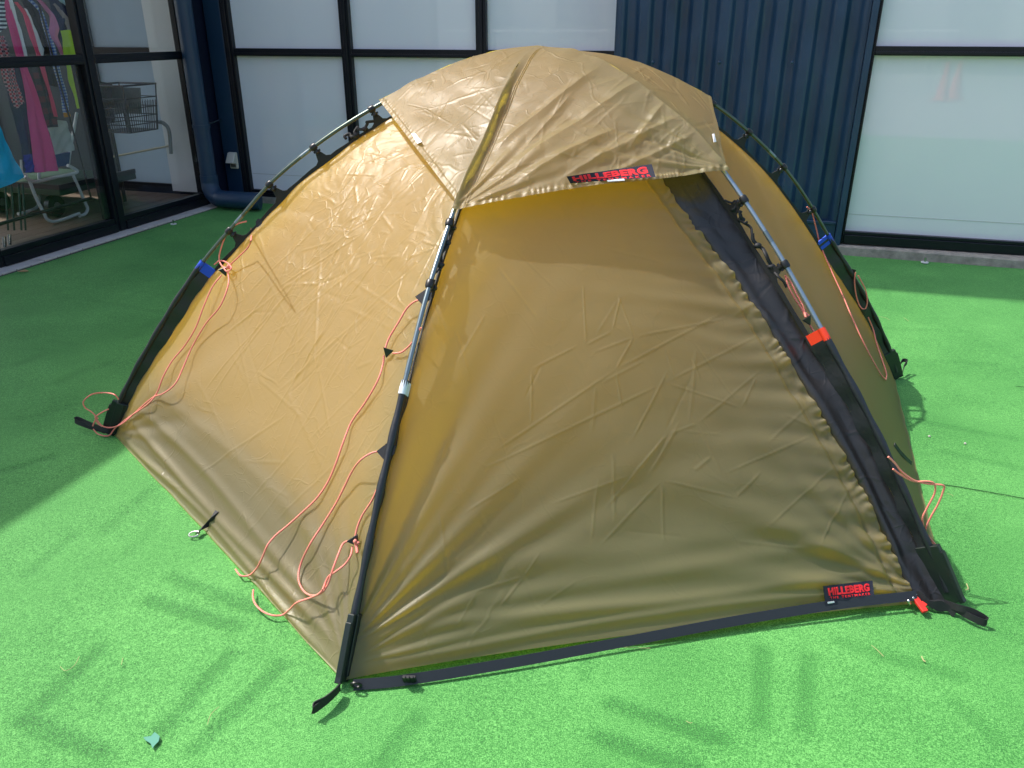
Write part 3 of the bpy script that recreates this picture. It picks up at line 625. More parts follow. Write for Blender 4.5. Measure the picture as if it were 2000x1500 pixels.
half['E'] = [2 * MID * [1, 1, 0] - p * [1, 1, 0] + EZ * p[2] for p in half['B']]
half['F'] = [2 * MID * [1, 1, 0] - p * [1, 1, 0] + EZ * p[2] for p in half['C']]
def resample(P, n):
    P = np.array(P); dd = np.r_[0, np.cumsum(np.linalg.norm(np.diff(P, axis=0), axis=1))]; tt = np.linspace(0, dd[-1], n)
    return np.stack([np.interp(tt, dd, P[:, i]) for i in range(3)], 1)
NP = 121
pole = {k: resample(catmull(v, 10), NP) for k, v in half.items()}
# light smoothing
for k in pole:
    for _ in range(12): pole[k][1:-1] = pole[k][1:-1] * .5 + (pole[k][:-2] + pole[k][2:]) * .25
foot = dict(A=A, B=B, C=C, D=D, E=E, F=Fp)
def inward(k):           # in-plane normal pointing into the tent
    P = pole[k]; T = np.gradient(P, axis=0); T /= np.linalg.norm(T, axis=1)[:, None]
    hu = (MID - foot[k]); hu = hu / np.linalg.norm(hu); pn = np.cross(hu, EZ); N_ = np.cross(T, pn)
    N_ /= np.linalg.norm(N_, axis=1)[:, None]
    s_ = np.sign((N_ * (MID + EZ * .3 - P)).sum(1)); s_[s_ == 0] = 1
    return N_ * s_[:, None], T, pn
CAPZ = dict(A=.58, B=.52, C=.572, D=.575, E=.53, F=.53)
inn = {}; edge = {}; plane_n = {}; tang = {}; icap = {}
for k in pole:
    N_, T, pn = inward(k); inn[k] = N_; tang[k] = T; plane_n[k] = pn
    icap[k] = int(np.argmax(pole[k][:, 2] > CAPZ[k]))
    tt = np.linspace(0, 1, NP); tc_ = tt[icap[k]]
    gap = np.interp(tt, [0, .06, tc_ * .8, tc_, tc_ + .12, .9, 1], [.012, .026, .042, .046, .056, .05, .04])
    edge[k] = pole[k] + N_ * (gap * dict(B=.58).get(k, 1))[:, None]

def vnoise(X, Y, sc, seed):
    r = np.random.RandomState(seed); g = r.rand(257, 257); x = (X * sc + 50) % 256; y = (Y * sc + 50) % 256
    i = x.astype(int); j = y.astype(int); fx = x - i; fy = y - j; fx = fx * fx * (3 - 2 * fx); fy = fy * fy * (3 - 2 * fy)
    return (g[i, j] * (1 - fx) * (1 - fy) + g[i + 1, j] * fx * (1 - fy) + g[i, j + 1] * (1 - fx) * fy + g[i + 1, j + 1] * fx * fy) - .5
def crease(H, X, Y, p, q, a, wd):
    p = np.array(p); q = np.array(q); dv = q - p; L_ = np.linalg.norm(dv) + 1e-9; dv /= L_
    al = (X - p[0]) * dv[0] + (Y - p[1]) * dv[1]; ds = np.abs(-(X - p[0]) * dv[1] + (Y - p[1]) * dv[0])
    win = np.clip(al / (.18 * L_), 0, 1) * np.clip((L_ - al) / (.18 * L_), 0, 1)
    H += a * np.maximum(0, 1 - ds / wd) ** 1.5 * win
def rand_creases(H, X, Y, n_, seed, box, ang, sd, ln, a, wd):
    r = random.Random(seed)
    for _ in range(n_):
        cx, cy = r.uniform(box[0], box[1]), r.uniform(box[2], box[3]); th = radians(r.gauss(ang, sd)); l_ = r.uniform(*ln) / 2
        dx, dy = cos(th) * l_, sin(th) * l_
        crease(H, X, Y, (cx - dx, cy - dy), (cx + dx, cy + dy), r.choice((1, 1, 1, -.8)) * r.uniform(.5, 1) * a, wd * r.uniform(.7, 1.6))
def radial(H, X, Y, c, a, R, freq, seed, a0, a1, r0=.05):
    dx, dy = X - c[0], Y - c[1]; rr = np.hypot(dx, dy) + 1e-6; an = np.arctan2(dy, dx)
    u_ = (an - radians(a0)) / (radians(a1) - radians(a0)); win = np.clip(u_ * 6, 0, 1) * np.clip((1 - u_) * 6, 0, 1)
    r_ = np.random.RandomState(seed); wv = np.zeros_like(X)
    for f_, w_ in ((freq, 1), (freq * 1.9, .5), (freq * .53, .8)): wv += w_ * np.sin(an * f_ + r_.rand() * 6 + 1.2 * vnoise(rr, an, 3, seed + 3))
    H += a * wv * win * np.exp(-rr / R) * np.clip((rr - r0 * .3) / (r0 * 2), 0, 1) * (rr / R) ** .5

def panel(k0, k1, nu, nv, hf, us=None, t0=0., curves=None, sag=.035, base=None, lift=None):
    E0, E1_ = curves if curves else (edge[k0], edge[k1])
    tv = np.linspace(t0, 1, nv); tt = np.linspace(0, 1, NP)
    L0 = np.stack([np.interp(tv, tt, E0[:, i]) for i in range(3)], 1); L1 = np.stack([np.interp(tv, tt, E1_[:, i]) for i in range(3)], 1)
    up = np.linspace(0, 1, nu)
    U = np.tile(up, (nv, 1)); Tt = np.tile(tv[:, None], (1, nu))
    if us is not None: lo, hi = us(tv); U = lo[:, None] + (hi - lo)[:, None] * U
    P = L0[:, None, :] * (1 - U[..., None]) + L1[:, None, :] * U[..., None]
    wd = np.linalg.norm(L1 - L0, axis=1); Lt = np.linalg.norm(np.diff(E0, axis=0), axis=1).sum()
    X = (U - .5) * wd[:, None]; Y = Tt * Lt
    mid_n = np.cross(foot[k1] - foot[k0], EZ); mid_n = mid_n / np.linalg.norm(mid_n)
    if np.dot(mid_n, (foot[k0] + foot[k1]) / 2 - MID) < 0: mid_n = -mid_n
    inv = -mid_n
    P = P + inv * (sag * np.sin(pi * U) * np.sin(pi * np.clip(Tt, 0, 1)) ** .7)[..., None]
    if base: P = base(P, U, Tt)
    dU = np.gradient(P, axis=1); dV = np.gradient(P, axis=0); N_ = np.cross(dU, dV); N_ /= (np.linalg.norm(N_, axis=2, keepdims=True) + 1e-12)
    s_ = np.sign((N_ * (P - (MID + EZ * .2))).sum(2)); N_ *= np.where(s_ == 0, 1, s_)[..., None]
    H = hf(X, Y, U, Tt)
    P = P + N_ * H[..., None]; P[..., 2] = np.maximum(P[..., 2], .003)
    return P, X, Y
def grid_obj(name, P, X, Y, m, parent=tent):
    nv, nu = P.shape[:2]; idx = np.arange(nv * nu).reshape(nv, nu)
    fq = np.stack([idx[:-1, :-1], idx[:-1, 1:], idx[1:, 1:], idx[1:, :-1]], -1).reshape(-1, 4)
    me = bpy.data.meshes.new(name); me.vertices.add(nv * nu); me.vertices.foreach_set('co', P.reshape(-1).astype(np.float32))
    nf = len(fq); me.loops.add(nf * 4); me.loops.foreach_set('vertex_index', fq.reshape(-1).astype(np.int32))
    me.polygons.add(nf); me.polygons.foreach_set('loop_start', (np.arange(nf) * 4).astype(np.int32)); me.polygons.foreach_set('loop_total', np.full(nf, 4, np.int32))
    me.update(calc_edges=True)
    uv = me.uv_layers.new(name='UVMap'); UVs = np.stack([X, Y], -1).reshape(-1, 2)[fq.reshape(-1)]; uv.data.foreach_set('uv', UVs.reshape(-1).astype(np.float32))
    return link(name, me, m, parent, True)
BVH = {}
def bvh(key, P, step=2):
    Q = P[::step, ::step]; nv, nu = Q.shape[:2]; idx = np.arange(nv * nu).reshape(nv, nu)
    fq = np.stack([idx[:-1, :-1], idx[:-1, 1:], idx[1:, 1:], idx[1:, :-1]], -1).reshape(-1, 4)
    BVH[key] = BVHTree.FromPolygons([Vector(v) for v in Q.reshape(-1, 3)], [tuple(int(i) for i in f) for f in fq])

# ---- left side panel (A-B)
def h_AB(X, Y, U, Tt):
    H = .006 * vnoise(X, Y, 5, 1) + .003 * vnoise(X, Y, 12, 2)
    # long folds running along the hem
    for y0, y1, a_, w_ in ((.03, .022, .009, .009), (.080, .045, .010, .013), (.15, .09, .008, .016), (.235, .20, .004, .02)):
        yc = y0 + (y1 - y0) * U + .008 * np.sin(X * 5 + y0 * 60); win = np.clip(U * 5, 0, 1) * np.clip((1 - U) * 6, 0, 1)
        H += a_ * np.exp(-((Y - yc) / w_) ** 2) * win * (.75 + .8 * vnoise(X, Y, 4, 9))
    c0 = (X.min(), 0); c1 = (X.max(), 0)
    radial(H, X, Y, (X.min() + .02, .02), .006, .30, 16, 3, 4, 62)
    radial(H, X, Y, (X.max() - .01, .03), .003, .30, 20, 4, 100, 170)
    rand_creases(H, X, Y, 46, 11, (-.25, .35, .5, 1.05), 80, 22, (.10, .5), .0022, .006)
    rand_creases(H, X, Y, 90, 12, (-.3, .35, .55, 1.25), 60, 60, (.04, .16), .0017, .005)
    rand_creases(H, X, Y, 26, 13, (-.05, .6, .05, .8), 78, 14, (.15, .5), .0018, .005)
    rand_creases(H, X, Y, 22, 14, (-.6, .3, .2, .9), -20, 30, (.10, .45), .0018, .007)
    crease(H, X, Y, (-.42, .62), (-.02, .36), .0016, .006); crease(H, X, Y, (-.35, .60), (0, .40), -.0012, .008); crease(H, X, Y, (-.08, .44), (.22, .42), .0014, .006)
    # scallops of tension near the clips
    for yc in (.72, .98, 1.22):
        H += -.004 * np.exp(-((U - .0) / .10) ** 2) * np.exp(-((Y - yc) / .05) ** 2)
    # crumpled field
    n1 = vnoise(X + .3 * vnoise(X, Y, 6, 21), Y, 14, 22); H += .0030 * np.abs(n1) * np.clip((Y - .45) * 3, 0, 1)
    n2 = vnoise(X, Y + .2 * vnoise(X, Y, 9, 23), 30, 24); H += .0014 * np.abs(n2) * np.clip((Y - .40) * 3, 0, 1)
    return H
def base_AB(P, U, T): return P
P_AB, X, Y = panel('A', 'B', 460, 500, h_AB, sag=.038); grid_obj('side_panel', P_AB, X, Y, M['fly']); bvh('AB', P_AB)
# ---- front (B-C): door panel + black vent panel
def base_BC(P, U, T):
    P = P.copy(); lift = (.006 + .024 * np.sin(pi * np.clip(U, 0, 1)) ** .6) * (1 - T) ** 10; P[..., 2] += lift; return P
plain = lambda X, Y, U, T: 0 * X
G, _, _ = panel('B', 'C', 240, 240, plain, base=base_BC, sag=.004); gpx = proj(G)
seam_px = [(1285, 345), (1350, 432), (1432, 535), (1512, 650), (1600, 800), (1680, 950), (1735, 1070), (1778, 1152)]
seam_t, seam_u = [], []
for x, y in seam_px:
    dd = ((gpx - [x, y]) ** 2).sum(2); i, j = np.unravel_index(np.argmin(dd), dd.shape); seam_t.append(i / 239); seam_u.append(j / 239)
o_ = np.argsort(seam_t); seam_t = np.array(seam_t)[o_]; seam_u = np.array(seam_u)[o_]
def us_fun(tv): return np.interp(tv, np.r_[seam_t, 1], np.r_[seam_u, seam_u[-1]])
def h_front(X, Y, U, Tt):
    H = .014 * vnoise(X, Y, 3.3, 31) + .004 * vnoise(X, Y, 8, 32)
    us = us_fun(Tt[:, 0])[:, None]; wd = (X.max(axis=1) - X.min(axis=1))[:, None]; de = (us - U) * np.maximum((X[:, -1] - X[:, 0]) / np.maximum(U[:, -1] - U[:, 0], 1e-6), .05)[:, None]
    # sweeping folds fanning from the front foot
    radial(H, X, Y, (X.min() + .005, .06), .0065, .38, 27, 33, 14, 88)
    radial(H, X, Y, (X.min() + .005, .03), .005, .5, 22, 34, -2, 30)
    radial(H, X, Y, (X[0, -1] + .03, .02), .008, .38, 19, 35, 120, 182)
    # cloth pulled sideways towards the gathered seam
    ph = Y * 55 + 4 * vnoise(X, Y, 4, 36) + X * 10
    H += .0042 * np.sin(ph) * np.exp(-np.maximum(de, 0) / .22) * (.6 + 1.2 * np.abs(vnoise(X, Y, 5, 37))) * np.clip((1.05 - Y) * 4, 0, 1)
    H += .0024 * np.sin(Y * 120 + 5 * vnoise(X, Y, 7, 38) + X * 22) * np.exp(-np.maximum(de, 0) / .12)
    # hem folds
    for yc, a_, w_ in ((.03, .006, .012), (.075, .007, .018), (.135, .006, .024), (.21, .004, .03)):
        H += a_ * np.exp(-((Y - yc - .012 * np.sin(X * 4 + yc * 50) - .05 * np.clip(U - .5, 0, 1)) / w_) ** 2) * np.clip(U * 6, 0, 1)
    # folds leaving the left pole at the upper left
    ph = (Y * .8 - X * 1.0) * 42 + 3 * vnoise(X, Y, 4, 39)
    dl = U * (X[:, -1] - X[:, 0])[:, None] / np.maximum(us, .05)
    H += .0055 * np.sin(ph) * np.exp(-dl / .10) * np.clip((Y - .30) * 5, 0, 1) * np.clip((1.15 - Y) * 5, 0, 1)
    # sharp packing creases
    cs = [((-.33, .47), (-.02, .64)), ((-.02, .64), (.30, .78)), ((-.36, .43), (.10, .60)), ((.10, .60), (.40, .72)), ((-.02, .64), (-.02, .54)), ((-.02, .64), (.04, .72)), ((.04, .72), (-.06, .69)),
          ((.04, .72), (.30, .76)), ((.04, .72), (.02, .84)), ((-.01, .74), (.03, .84)), ((-.01, .74), (-.08, .71)), ((-.08, .71), (-.06, .88)), ((.10, .60), (.28, .52)), ((.28, .52), (.34, .60)),
          ((-.10, .30), (.08, .47)), ((.08, .47), (.16, .49)), ((.16, .49), (.20, .36)), ((.16, .49), (.36, .62)), ((.08, .47), (-.02, .38)), ((-.02, .38), (-.22, .33)), ((.05, .36), (.03, .20)), ((.05, .36), (.22, .30)),
          ((.22, .30), (.30, .36)), ((.05, .36), (-.12, .22)), ((-.42, .33), (-.28, .40)), ((-.42, .15), (-.30, .17)), ((-.30, .17), (-.26, .22)), ((-.30, .17), (-.36, .11)), ((.20, .36), (.46, .44)), ((.28, .22), (.50, .36)), ((.40, .16), (.52, .30)),
          ((-.24, .52), (-.22, .66)), ((-.22, .66), (-.10, .71)), ((.18, .66), (.19, .60))]
    for p, q in cs: crease(H, X, Y, p, q, .0015, .0036)
    rand_creases(H, X, Y, 34, 41, (-.5, .5, .1, 1.0), 20, 50, (.05, .22), .0016, .005)
    # gathered edge along the seam
    g = np.exp(-np.maximum(de, 0) / .016)
    H += g * (.005 + .0030 * np.sin(Y * 210 + 16 * vnoise(X, Y, 16, 42)) + .010 * vnoise(X, Y, 60, 43))
    H += -.006 * np.exp(-((de - .034) / .006) ** 2)
    return H
P_F, X, Y = panel('B', 'C', 460, 580, h_front, us=lambda tv: (0 * tv, us_fun(tv)), base=base_BC, sag=.004); grid_obj('door_panel', P_F, X, Y, M['fly_front']); bvh('BC', P_F)
def h_blk(X, Y, U, Tt):
    v_ = (U - us_fun(Tt[:, 0])[:, None]) / np.maximum(1 - us_fun(Tt[:, 0])[:, None], .02)
    H = -.006 + .010 * vnoise(X, Y, 8, 51) + .006 * np.abs(vnoise(X + Y * .4, Y, 20, 58)) + .004 * np.sin(v_ * 9 + 2.5 * vnoise(X, Y, 4, 52)) * (1 - Tt) + .0015 * np.sin(v_ * 14 + 6 * vnoise(X, Y, 5, 57)) * np.clip(1 - Tt * 1.4, 0, 1)
    rand_creases(H, X, Y, 60, 53, (-.1, .72, .2, 1.2), 115, 28, (.05, .25), .002, .009)
    rand_creases(H, X, Y, 40, 54, (-.1, .72, .5, 1.2), 20, 30, (.04, .14), .0025, .008)
    H += -.010 * np.exp(-v_ / .08)
    return H
P_K, X, Y = panel('B', 'C', 90, 460, h_blk, us=lambda tv: (us_fun(tv) - .02, 0 * tv + 1.012), base=base_BC, sag=.002); grid_obj('vent_panel', P_K, X, Y, M['black_panel'])['label'] = 'black nylon strip beside the door seam'; bvh('K', P_K, 1)
# ---- right panel and the three that face away
def h_CD(X, Y, U, Tt):
    H = .004 * vnoise(X, Y, 4, 61); rand_creases(H, X, Y, 20, 62, (-.6, .6, .1, 1.1), 90, 30, (.05, .3), .0012, .006)
    H += .0012 * np.sin(X * 40) * np.exp(-Y / .12); return H
P_CD, X, Y = panel('C', 'D', 170, 200, h_CD, sag=.02); grid_obj('side_panel', P_CD, X, Y, M['fly_front']); bvh('CD', P_CD)
for a_, b_ in (('D', 'E'), ('E', 'F'), ('F', 'A')):
    P_, X, Y = panel(a_, b_, 110, 130, h_CD, sag=.02); grid_obj('side_panel', P_, X, Y, M['fly_front'])
# ---- inner tent: rectangle A-B-D-E, yellow walls over a dark tub
def shift(k, g): return edge[k] + inn[k] * g
for a_, b_ in (('A', 'B'), ('B', 'D'), ('D', 'E'), ('E', 'A')):
    CU = (shift(a_, .07), shift(b_, .07))
    P_, X, Y = panel(a_, b_, 40, 60, plain, curves=CU, sag=.03)
    ir = 8
    grid_obj('inner_wall', P_[ir:], X[ir:], Y[ir:], M['inner']); grid_obj('floor_tub', P_[:ir + 1], X[:ir + 1], Y[:ir + 1], M['floor'])
q = MB(); q.prism([foot[k] * .96 + MID * .04 + EZ * .012 for k in 'ABDE'], EZ, .006); q.build('groundsheet', M['floor'], tent)

def near(k, x, y): return int(np.argmin(((proj(pole[k]) - [x, y]) ** 2).sum(1)))
# ---- canopy over the top
TH_ = {'A': (740, 205), 'B': (893, 392), 'C': (1417, 332), 'D': (1387, 199)}
tH = {}
for k, (x, y) in TH_.items():
    pp = proj(pole[k]); tH[k] = np.argmin(((pp - [x, y]) ** 2).sum(1)) / (NP - 1)
tH['E'] = tH['B'] + .05; tH['F'] = tH['C'] + .05
def hood(k0, k1, nu, nv, hf, bulge=.01, uvo=0, ov={}):
    tt = np.linspace(0, 1, NP); v = np.linspace(0, 1, nv)
    def crv(k): h0 = ov.get(k, tH[k]); tv = h0 + (1 - h0) * v; O = pole[k] - inn[k] * .011; return np.stack([np.interp(tv, tt, O[:, i]) for i in range(3)], 1)
    L0, L1 = crv(k0), crv(k1); U = np.tile(np.linspace(0, 1, nu), (nv, 1)); Vv = np.tile(v[:, None], (1, nu))
    P = L0[:, None] * (1 - U[..., None]) + L1[:, None] * U[..., None]
    N_ = np.cross(np.gradient(P, axis=1), np.gradient(P, axis=0)); N_ /= (np.linalg.norm(N_, axis=2, keepdims=True) + 1e-12)
    N_[-1] = EZ; s_ = np.sign((N_ * (P - (MID + EZ * .2))).sum(2)); N_ *= np.where(s_ == 0, 1, s_)[..., None]
    wd = np.linalg.norm(L1 - L0, axis=1); Lt = np.linalg.norm(np.diff(L0, axis=0), axis=1).sum()
    X = (U - .5) * wd[:, None] + uvo; Y = Vv * Lt
    H = hf(X - uvo, Y, U, Vv) + bulge * np.sin(pi * U) * (1 - Vv)
    fade = np.clip((1 - Vv) * 8, 0, 1); wd2 = np.maximum(wd, .05)[:, None]
    de_ = np.minimum(U if uvo != 5 else 9 + U, 1 - U) * wd2; H = np.where(H < 0, H * np.clip((de_ - .006) / .05, 0, 1), H)
    return P + N_ * (H * fade)[..., None], X, Y
def hem(X, Y, U): return (.0016 * np.sin(X * 330 + 22 * vnoise(X, Y * 0, 18, 5)) + .006 * vnoise(X, Y * .3, 70, 6)) * np.exp(-((Y - .011) / .010) ** 2) + .0022 * (Y < .013)
def h_hAB(X, Y, U, V):
    H = .006 * vnoise(X, Y, 7, 71) + hem(X, Y, U) * .6
    radial(H, X, Y, (X.max() - .03, .50), .0035, .30, 26, 72, 180, 262)
    rand_creases(H, X, Y, 60, 73, (-.35, .35, .08, .6), 25, 22, (.06, .26), .0011, .006)
    rand_creases(H, X, Y, 46, 74, (-.3, .35, .03, .45), 95, 20, (.05, .2), .0013, .006); H += .010 * vnoise(X * .5 + Y * .3, Y * 1.4 - X * .5, 11, 77)
    H += .003 * np.abs(vnoise(X, Y, 22, 75)); H += -.028 * np.exp(-((1 - U) * np.maximum(X[:, -1] - X[:, 0], .01)[:, None]) / .004) * 0
    return H
def h_hBC(X, Y, U, V):
    wd = np.maximum(X[:, -1] - X[:, 0], .02)[:, None]; dl = U * wd; dr = (1 - U) * wd
    H = .006 * vnoise(X, Y, 5, 81) + hem(X, Y, U)
    # valley beside the ridge at the front pole
    H += -.024 * (1 - np.exp(-(dl / .015) ** 2)) * np.exp(-np.maximum(dl - .02, 0) / .07) * np.clip((.80 - V) * 4, 0, 1) * np.clip(V * 6 + .25, 0, 1)
    for off in (.026, .032): H += .0022 * np.exp(-((dl - off) / .0016) ** 2)
    # soft diagonal folds sweeping up from the left corner to the right
    for (p, q, a_, w_) in (((-.22, .10), (.24, .42), .007, .030), ((-.20, .05), (.10, .20), .008, .026), ((-.10, .03), (.28, .22), .009, .028), ((-.24, .22), (.12, .50), .006, .026), ((.02, .02), (.30, .14), .006, .018), ((-.18, .16), (.02, .40), .005, .02), ((.10, .10), (.26, .30), .006, .02)):
        crease(H, X, Y, p, q, a_, w_)
    radial(H, X, Y, (X.max() - .0, .0), .006, .20, 24, 82, 120, 178)
    radial(H, X, Y, (X.min() + .0, .0), .006, .20, 22, 83, 4, 60)
    rand_creases(H, X, Y, 50, 84, (-.25, .32, .02, .45), 40, 28, (.05, .22), .0014, .007); H += .014 * vnoise(X * .55 + Y * .45, Y * 1.3 - X * 1.1, 9, 87)
    rand_creases(H, X, Y, 30, 85, (-.05, .34, .02, .22), 75, 35, (.03, .12), .0018, .008)
    H += .0025 * np.abs(vnoise(X, Y, 24, 86))
    return H
def h_hCD(X, Y, U, V):
    H = .006 * vnoise(X, Y, 6, 91) + hem(X, Y, U) * .5; rand_creases(H, X, Y, 24, 92, (-.3, .3, .02, .4), 10, 40, (.05, .3), .0025, .012); return H
P_, X, Y = hood('A', 'B', 260, 250, h_hAB, .006, 3); grid_obj('canopy', P_, X, Y, M['hood']); bvh('HA', P_)
P_, X, Y = hood('B', 'C', 300, 280, h_hBC, .012, 5, {'B': near('B', 884, 414) / (NP - 1), 'C': near('C', 1424, 342) / (NP - 1)}); cano = grid_obj('canopy', P_, X, Y, M['hood']); bvh('HB', P_)
P_, X, Y = hood('C', 'D', 150, 170, h_hCD, .004, 7); grid_obj('canopy', P_, X, Y, M['hood']); bvh('HC', P_)
for i, (a_, b_) in enumerate((('D', 'E'), ('E', 'F'), ('F', 'A'))):
    P_, X, Y = hood(a_, b_, 80, 90, h_hCD, .004, 9 + i); grid_obj('canopy', P_, X, Y, M['hood'])

# ---- poles, sleeves, webbing, clips, boots
for k, l, m, lab in (('A', 'D', M['pole_dark'], 'pole with blue sleeve tips'), ('B', 'E', M['pole'], 'pole with white sleeve tip'), ('C', 'F', M['pole_front'], 'pole with orange sleeve tip')):
    pts = list(pole[k][2:]) + list(pole[l][::-1][1:-2]); q = MB(); q.tube(pts, .0058, 12); q.build('pole', m, tent, True)['label'] = lab
    # ferrules
for k, ts in (('B', (.36, .62)), ('C', (.5,)), ('A', (.45, .60)), ('D', (.55,))):
    for t_ in ts:
        i = int(t_ * NP); q = MB(); q.tube([pole[k][i - 1], pole[k][i], pole[k][i + 1]], .0064, 12); q.build('ferrule', M['pole'], tent, True)
tipm = dict(A='blue', B='white', C='orange', D='blue', E='white', F='orange')
boot_w = dict(A=.058, B=.050, C=.062, D=.050, E=.05, F=.05)
for k in pole:
    ic = icap[k]; R = range(2, ic + 1)
    q = MB(); q.tube([pole[k][i] for i in R], [.0085 + .0012 * sin(i * .8) for i in R], 10)
    pts = [(pole[k][i] + edge[k][i]) / 2 + inn[k][i] * .002 for i in R]
    wv = [np.linalg.norm(pole[k][i] - edge[k][i]) + .006 for i in R]
    pts = [p + plane_n[k] * .003 * sin(i * .9) for i, p in enumerate(pts)]
    q.ribbon(pts, wv, [inn[k][i] for i in R], .0018); sl = q.build('pole_sleeve', M['sleeve'], tent, True)
    R = range(ic - 2, ic + 1); q = MB(); q.tube([pole[k][i] for i in R], .0094, 12)
    q.ribbon([(pole[k][i] + edge[k][i]) / 2 for i in R], [np.linalg.norm(pole[k][i] - edge[k][i]) - .002 for i in R], [inn[k][i] for i in R], .0045); q.build('sleeve_tip', M[tipm[k]], tent, True)
    # edge webbing
    R = range(ic, NP - 2, 2); q = MB(); q.ribbon([edge[k][i] - inn[k][i] * .002 for i in R], [.011 + .002 * sin(i) for i in R], [inn[k][i] for i in R], .0016); q.build('edge_webbing', M['webbing'], tent)
    # boot
    h = .115; ib = int(np.argmax(pole[k][:, 2] > h)); pts = [pole[k][0] + EZ * .004] + [pole[k][i] for i in range(1, ib + 1)]; w2 = boot_w[k]
    q = MB(); q.ribbon([p + inn[k][3] * (.006) for p in pts], w2, inn[k][3], .0075); q.ribbon([p - inn[k][3] * (w2 / 2 - .008) for p in pts[:-1]], .014, plane_n[k], .007)
    q.ribbon([p + inn[k][3] * .006 + plane_n[k] * .0095 for p in pts[1:]], w2 * .45, inn[k][3], .002)
    q.build('pole_boot', M['boot'], tent, bevel=.0015)
def clip(k, i, fin=True, tagw=False):
    p = pole[k][i]; T = tang[k][i]; N_ = inn[k][i]; pn = plane_n[k]; e = edge[k][i]; g = np.linalg.norm(e - p)
    q = MB(); q.tube([p - T * .010, p - T * .006, p + T * .006, p + T * .010], [.0088, .0105, .0105, .0088], 10)
    q.tube([p + N_ * .006, p + N_ * .020], .0065, 8); q.ball(p + N_ * .018 + pn * .006, .007, 6, 4)
    q.tube([p + N_ * .014 - T * .010, p + N_ * .017 + T * .012], .0035, 6); cl = q.build('clip', M['clip'], tent, True)
    if fin:
        j0, j1 = max(i - 4, 0), min(i + 4, NP - 1)
        poly = [edge[k][j0] + N_ * .004, edge[k][i - 2] - N_ * g * .10, edge[k][i - 1] - N_ * g * .26, p + N_ * .018 - T * .007, p + N_ * .018 + T * .007, edge[k][i + 1] - N_ * g * .26, edge[k][i + 2] - N_ * g * .10, edge[k][j1] + N_ * .004]
        q = MB(); q.prism(poly, pn, .003); q.build('clip_tab', M['webbing'], cl)
for k, lst in dict(A=[(443, 448), (525, 362), (616, 286), (728, 211)], B=[(876, 430), (838, 560)], C=[(1452, 395), (1530, 512)], D=[(1391, 202), (1462, 262), (1532, 330), (1586, 407)]).items():
    for x, y in lst: clip(k, near(k, x, y))
for k in 'EF':
    for i in (58, 70, 82): clip(k, i)
# webbing tangle / vent cords beside the clips near the front and left pole
def strap_along(k, i0, i1, name='vent_strap', amp=.008, r=.0045):
    pts = []
    for n_, i in enumerate(np.linspace(i0, i1, 14)):
        i = int(i); pts.append(edge[k][i] - inn[k][i] * (.020 + amp * sin(n_ * 1.3)) + plane_n[k] * amp * cos(n_ * 1.7))
    q = MB(); q.tube(catmull(pts, 4), r, 7); q.tube(catmull([p + plane_n[k] * .006 for p in pts[3:11]], 3), r * .8, 6)
    for n_ in (4, 8): q.ball(pts[n_], .011, 8, 5, (1, 1, .7))
    q.build(name, M['webbing'], tent, True)
strap_along('B', near('B', 838, 560) + 1, near('B', 876, 430) + 2, amp=.004, r=.0035); strap_along('A', near('A', 660, 255), near('A', 728, 211)); strap_along('C', near('C', 1470, 430), near('C', 1440, 375), r=.003)
strap_along('C', near('C', 1530, 512) - 3, near('C', 1460, 410), amp=.005, r=.0035)
# side tags that carry the guy lines
def gtag(k, x, y, outw, sz=.028, on_edge=False):
    i = near(k, x, y); p = edge[k][i] - inn[k][i] * .006 if on_edge else pole[k][i]; T = tang[k][i]; s_ = np.array(outw, float); s_ -= T * (s_ @ T); s_ /= np.linalg.norm(s_)
    q = MB(); q.prism([p + s_ * sz * 1.25 - T * sz * .35, p + s_ * .004 + T * sz * .9, p - s_ * sz * .55 + T * sz * .5, p - s_ * sz * .55 - T * sz * .3, p + s_ * .004 - T * sz * 1.15], np.cross(s_, T), .003); q.build('guy_tag', M['webbing'], tent)
gtag('B', 765, 882, -RT - .3 * UP, .022); gtag('B', 840, 580, -RT, .020)
gtag('A', 478, 418, RT * .5 - UP * .9, .015, True); gtag('D', 1668, 528, RT, .016)

# ---- peg loops at the feet
def loop(k, pts, w_=.020):
    q = MB(); P_ = catmull([gp(x, y, z) for x, y, z in pts], 5); q.ribbon(P_, w_, EZ * .9 + .2 * EN, .0011); q.build('peg_loop', M['webbing'], tent)
loop('A', [(222, 842, .015), (190, 838, .02), (160, 828, .035), (147, 822, .04), (152, 818, .045), (175, 828, .04), (205, 840, .03), (222, 842, .02)], .016)
loop('B', [(664, 1342, .018), (645, 1362, .02), (622, 1380, .022), (612, 1386, .024), (615, 1378, .026), (635, 1368, .026), (655, 1352, .026), (664, 1342, .02)], .018)
loop('C', [(1845, 1178, .02), (1868, 1190, .02), (1895, 1205, .02), (1922, 1216, .018), (1926, 1210, .02), (1900, 1195, .03), (1875, 1188, .03), (1845, 1178, .02)], .016)
loop('D', [(1745, 728, .015), (1760, 732, .02), (1766, 715, .04), (1772, 706, .05), (1763, 704, .05), (1757, 715, .04), (1752, 728, .02)], .014)
q = MB(); q.ribbon(catmull([gp(1788, 1160, .03), gp(1815, 1178, .02), gp(1850, 1186, .016), gp(1868, 1196, .012)], 5), [.02 + .006 * sin(i) for i in range(16)], EZ + .3 * EN, .004); q.build('corner_webbing', M['webbing'], tent, True)
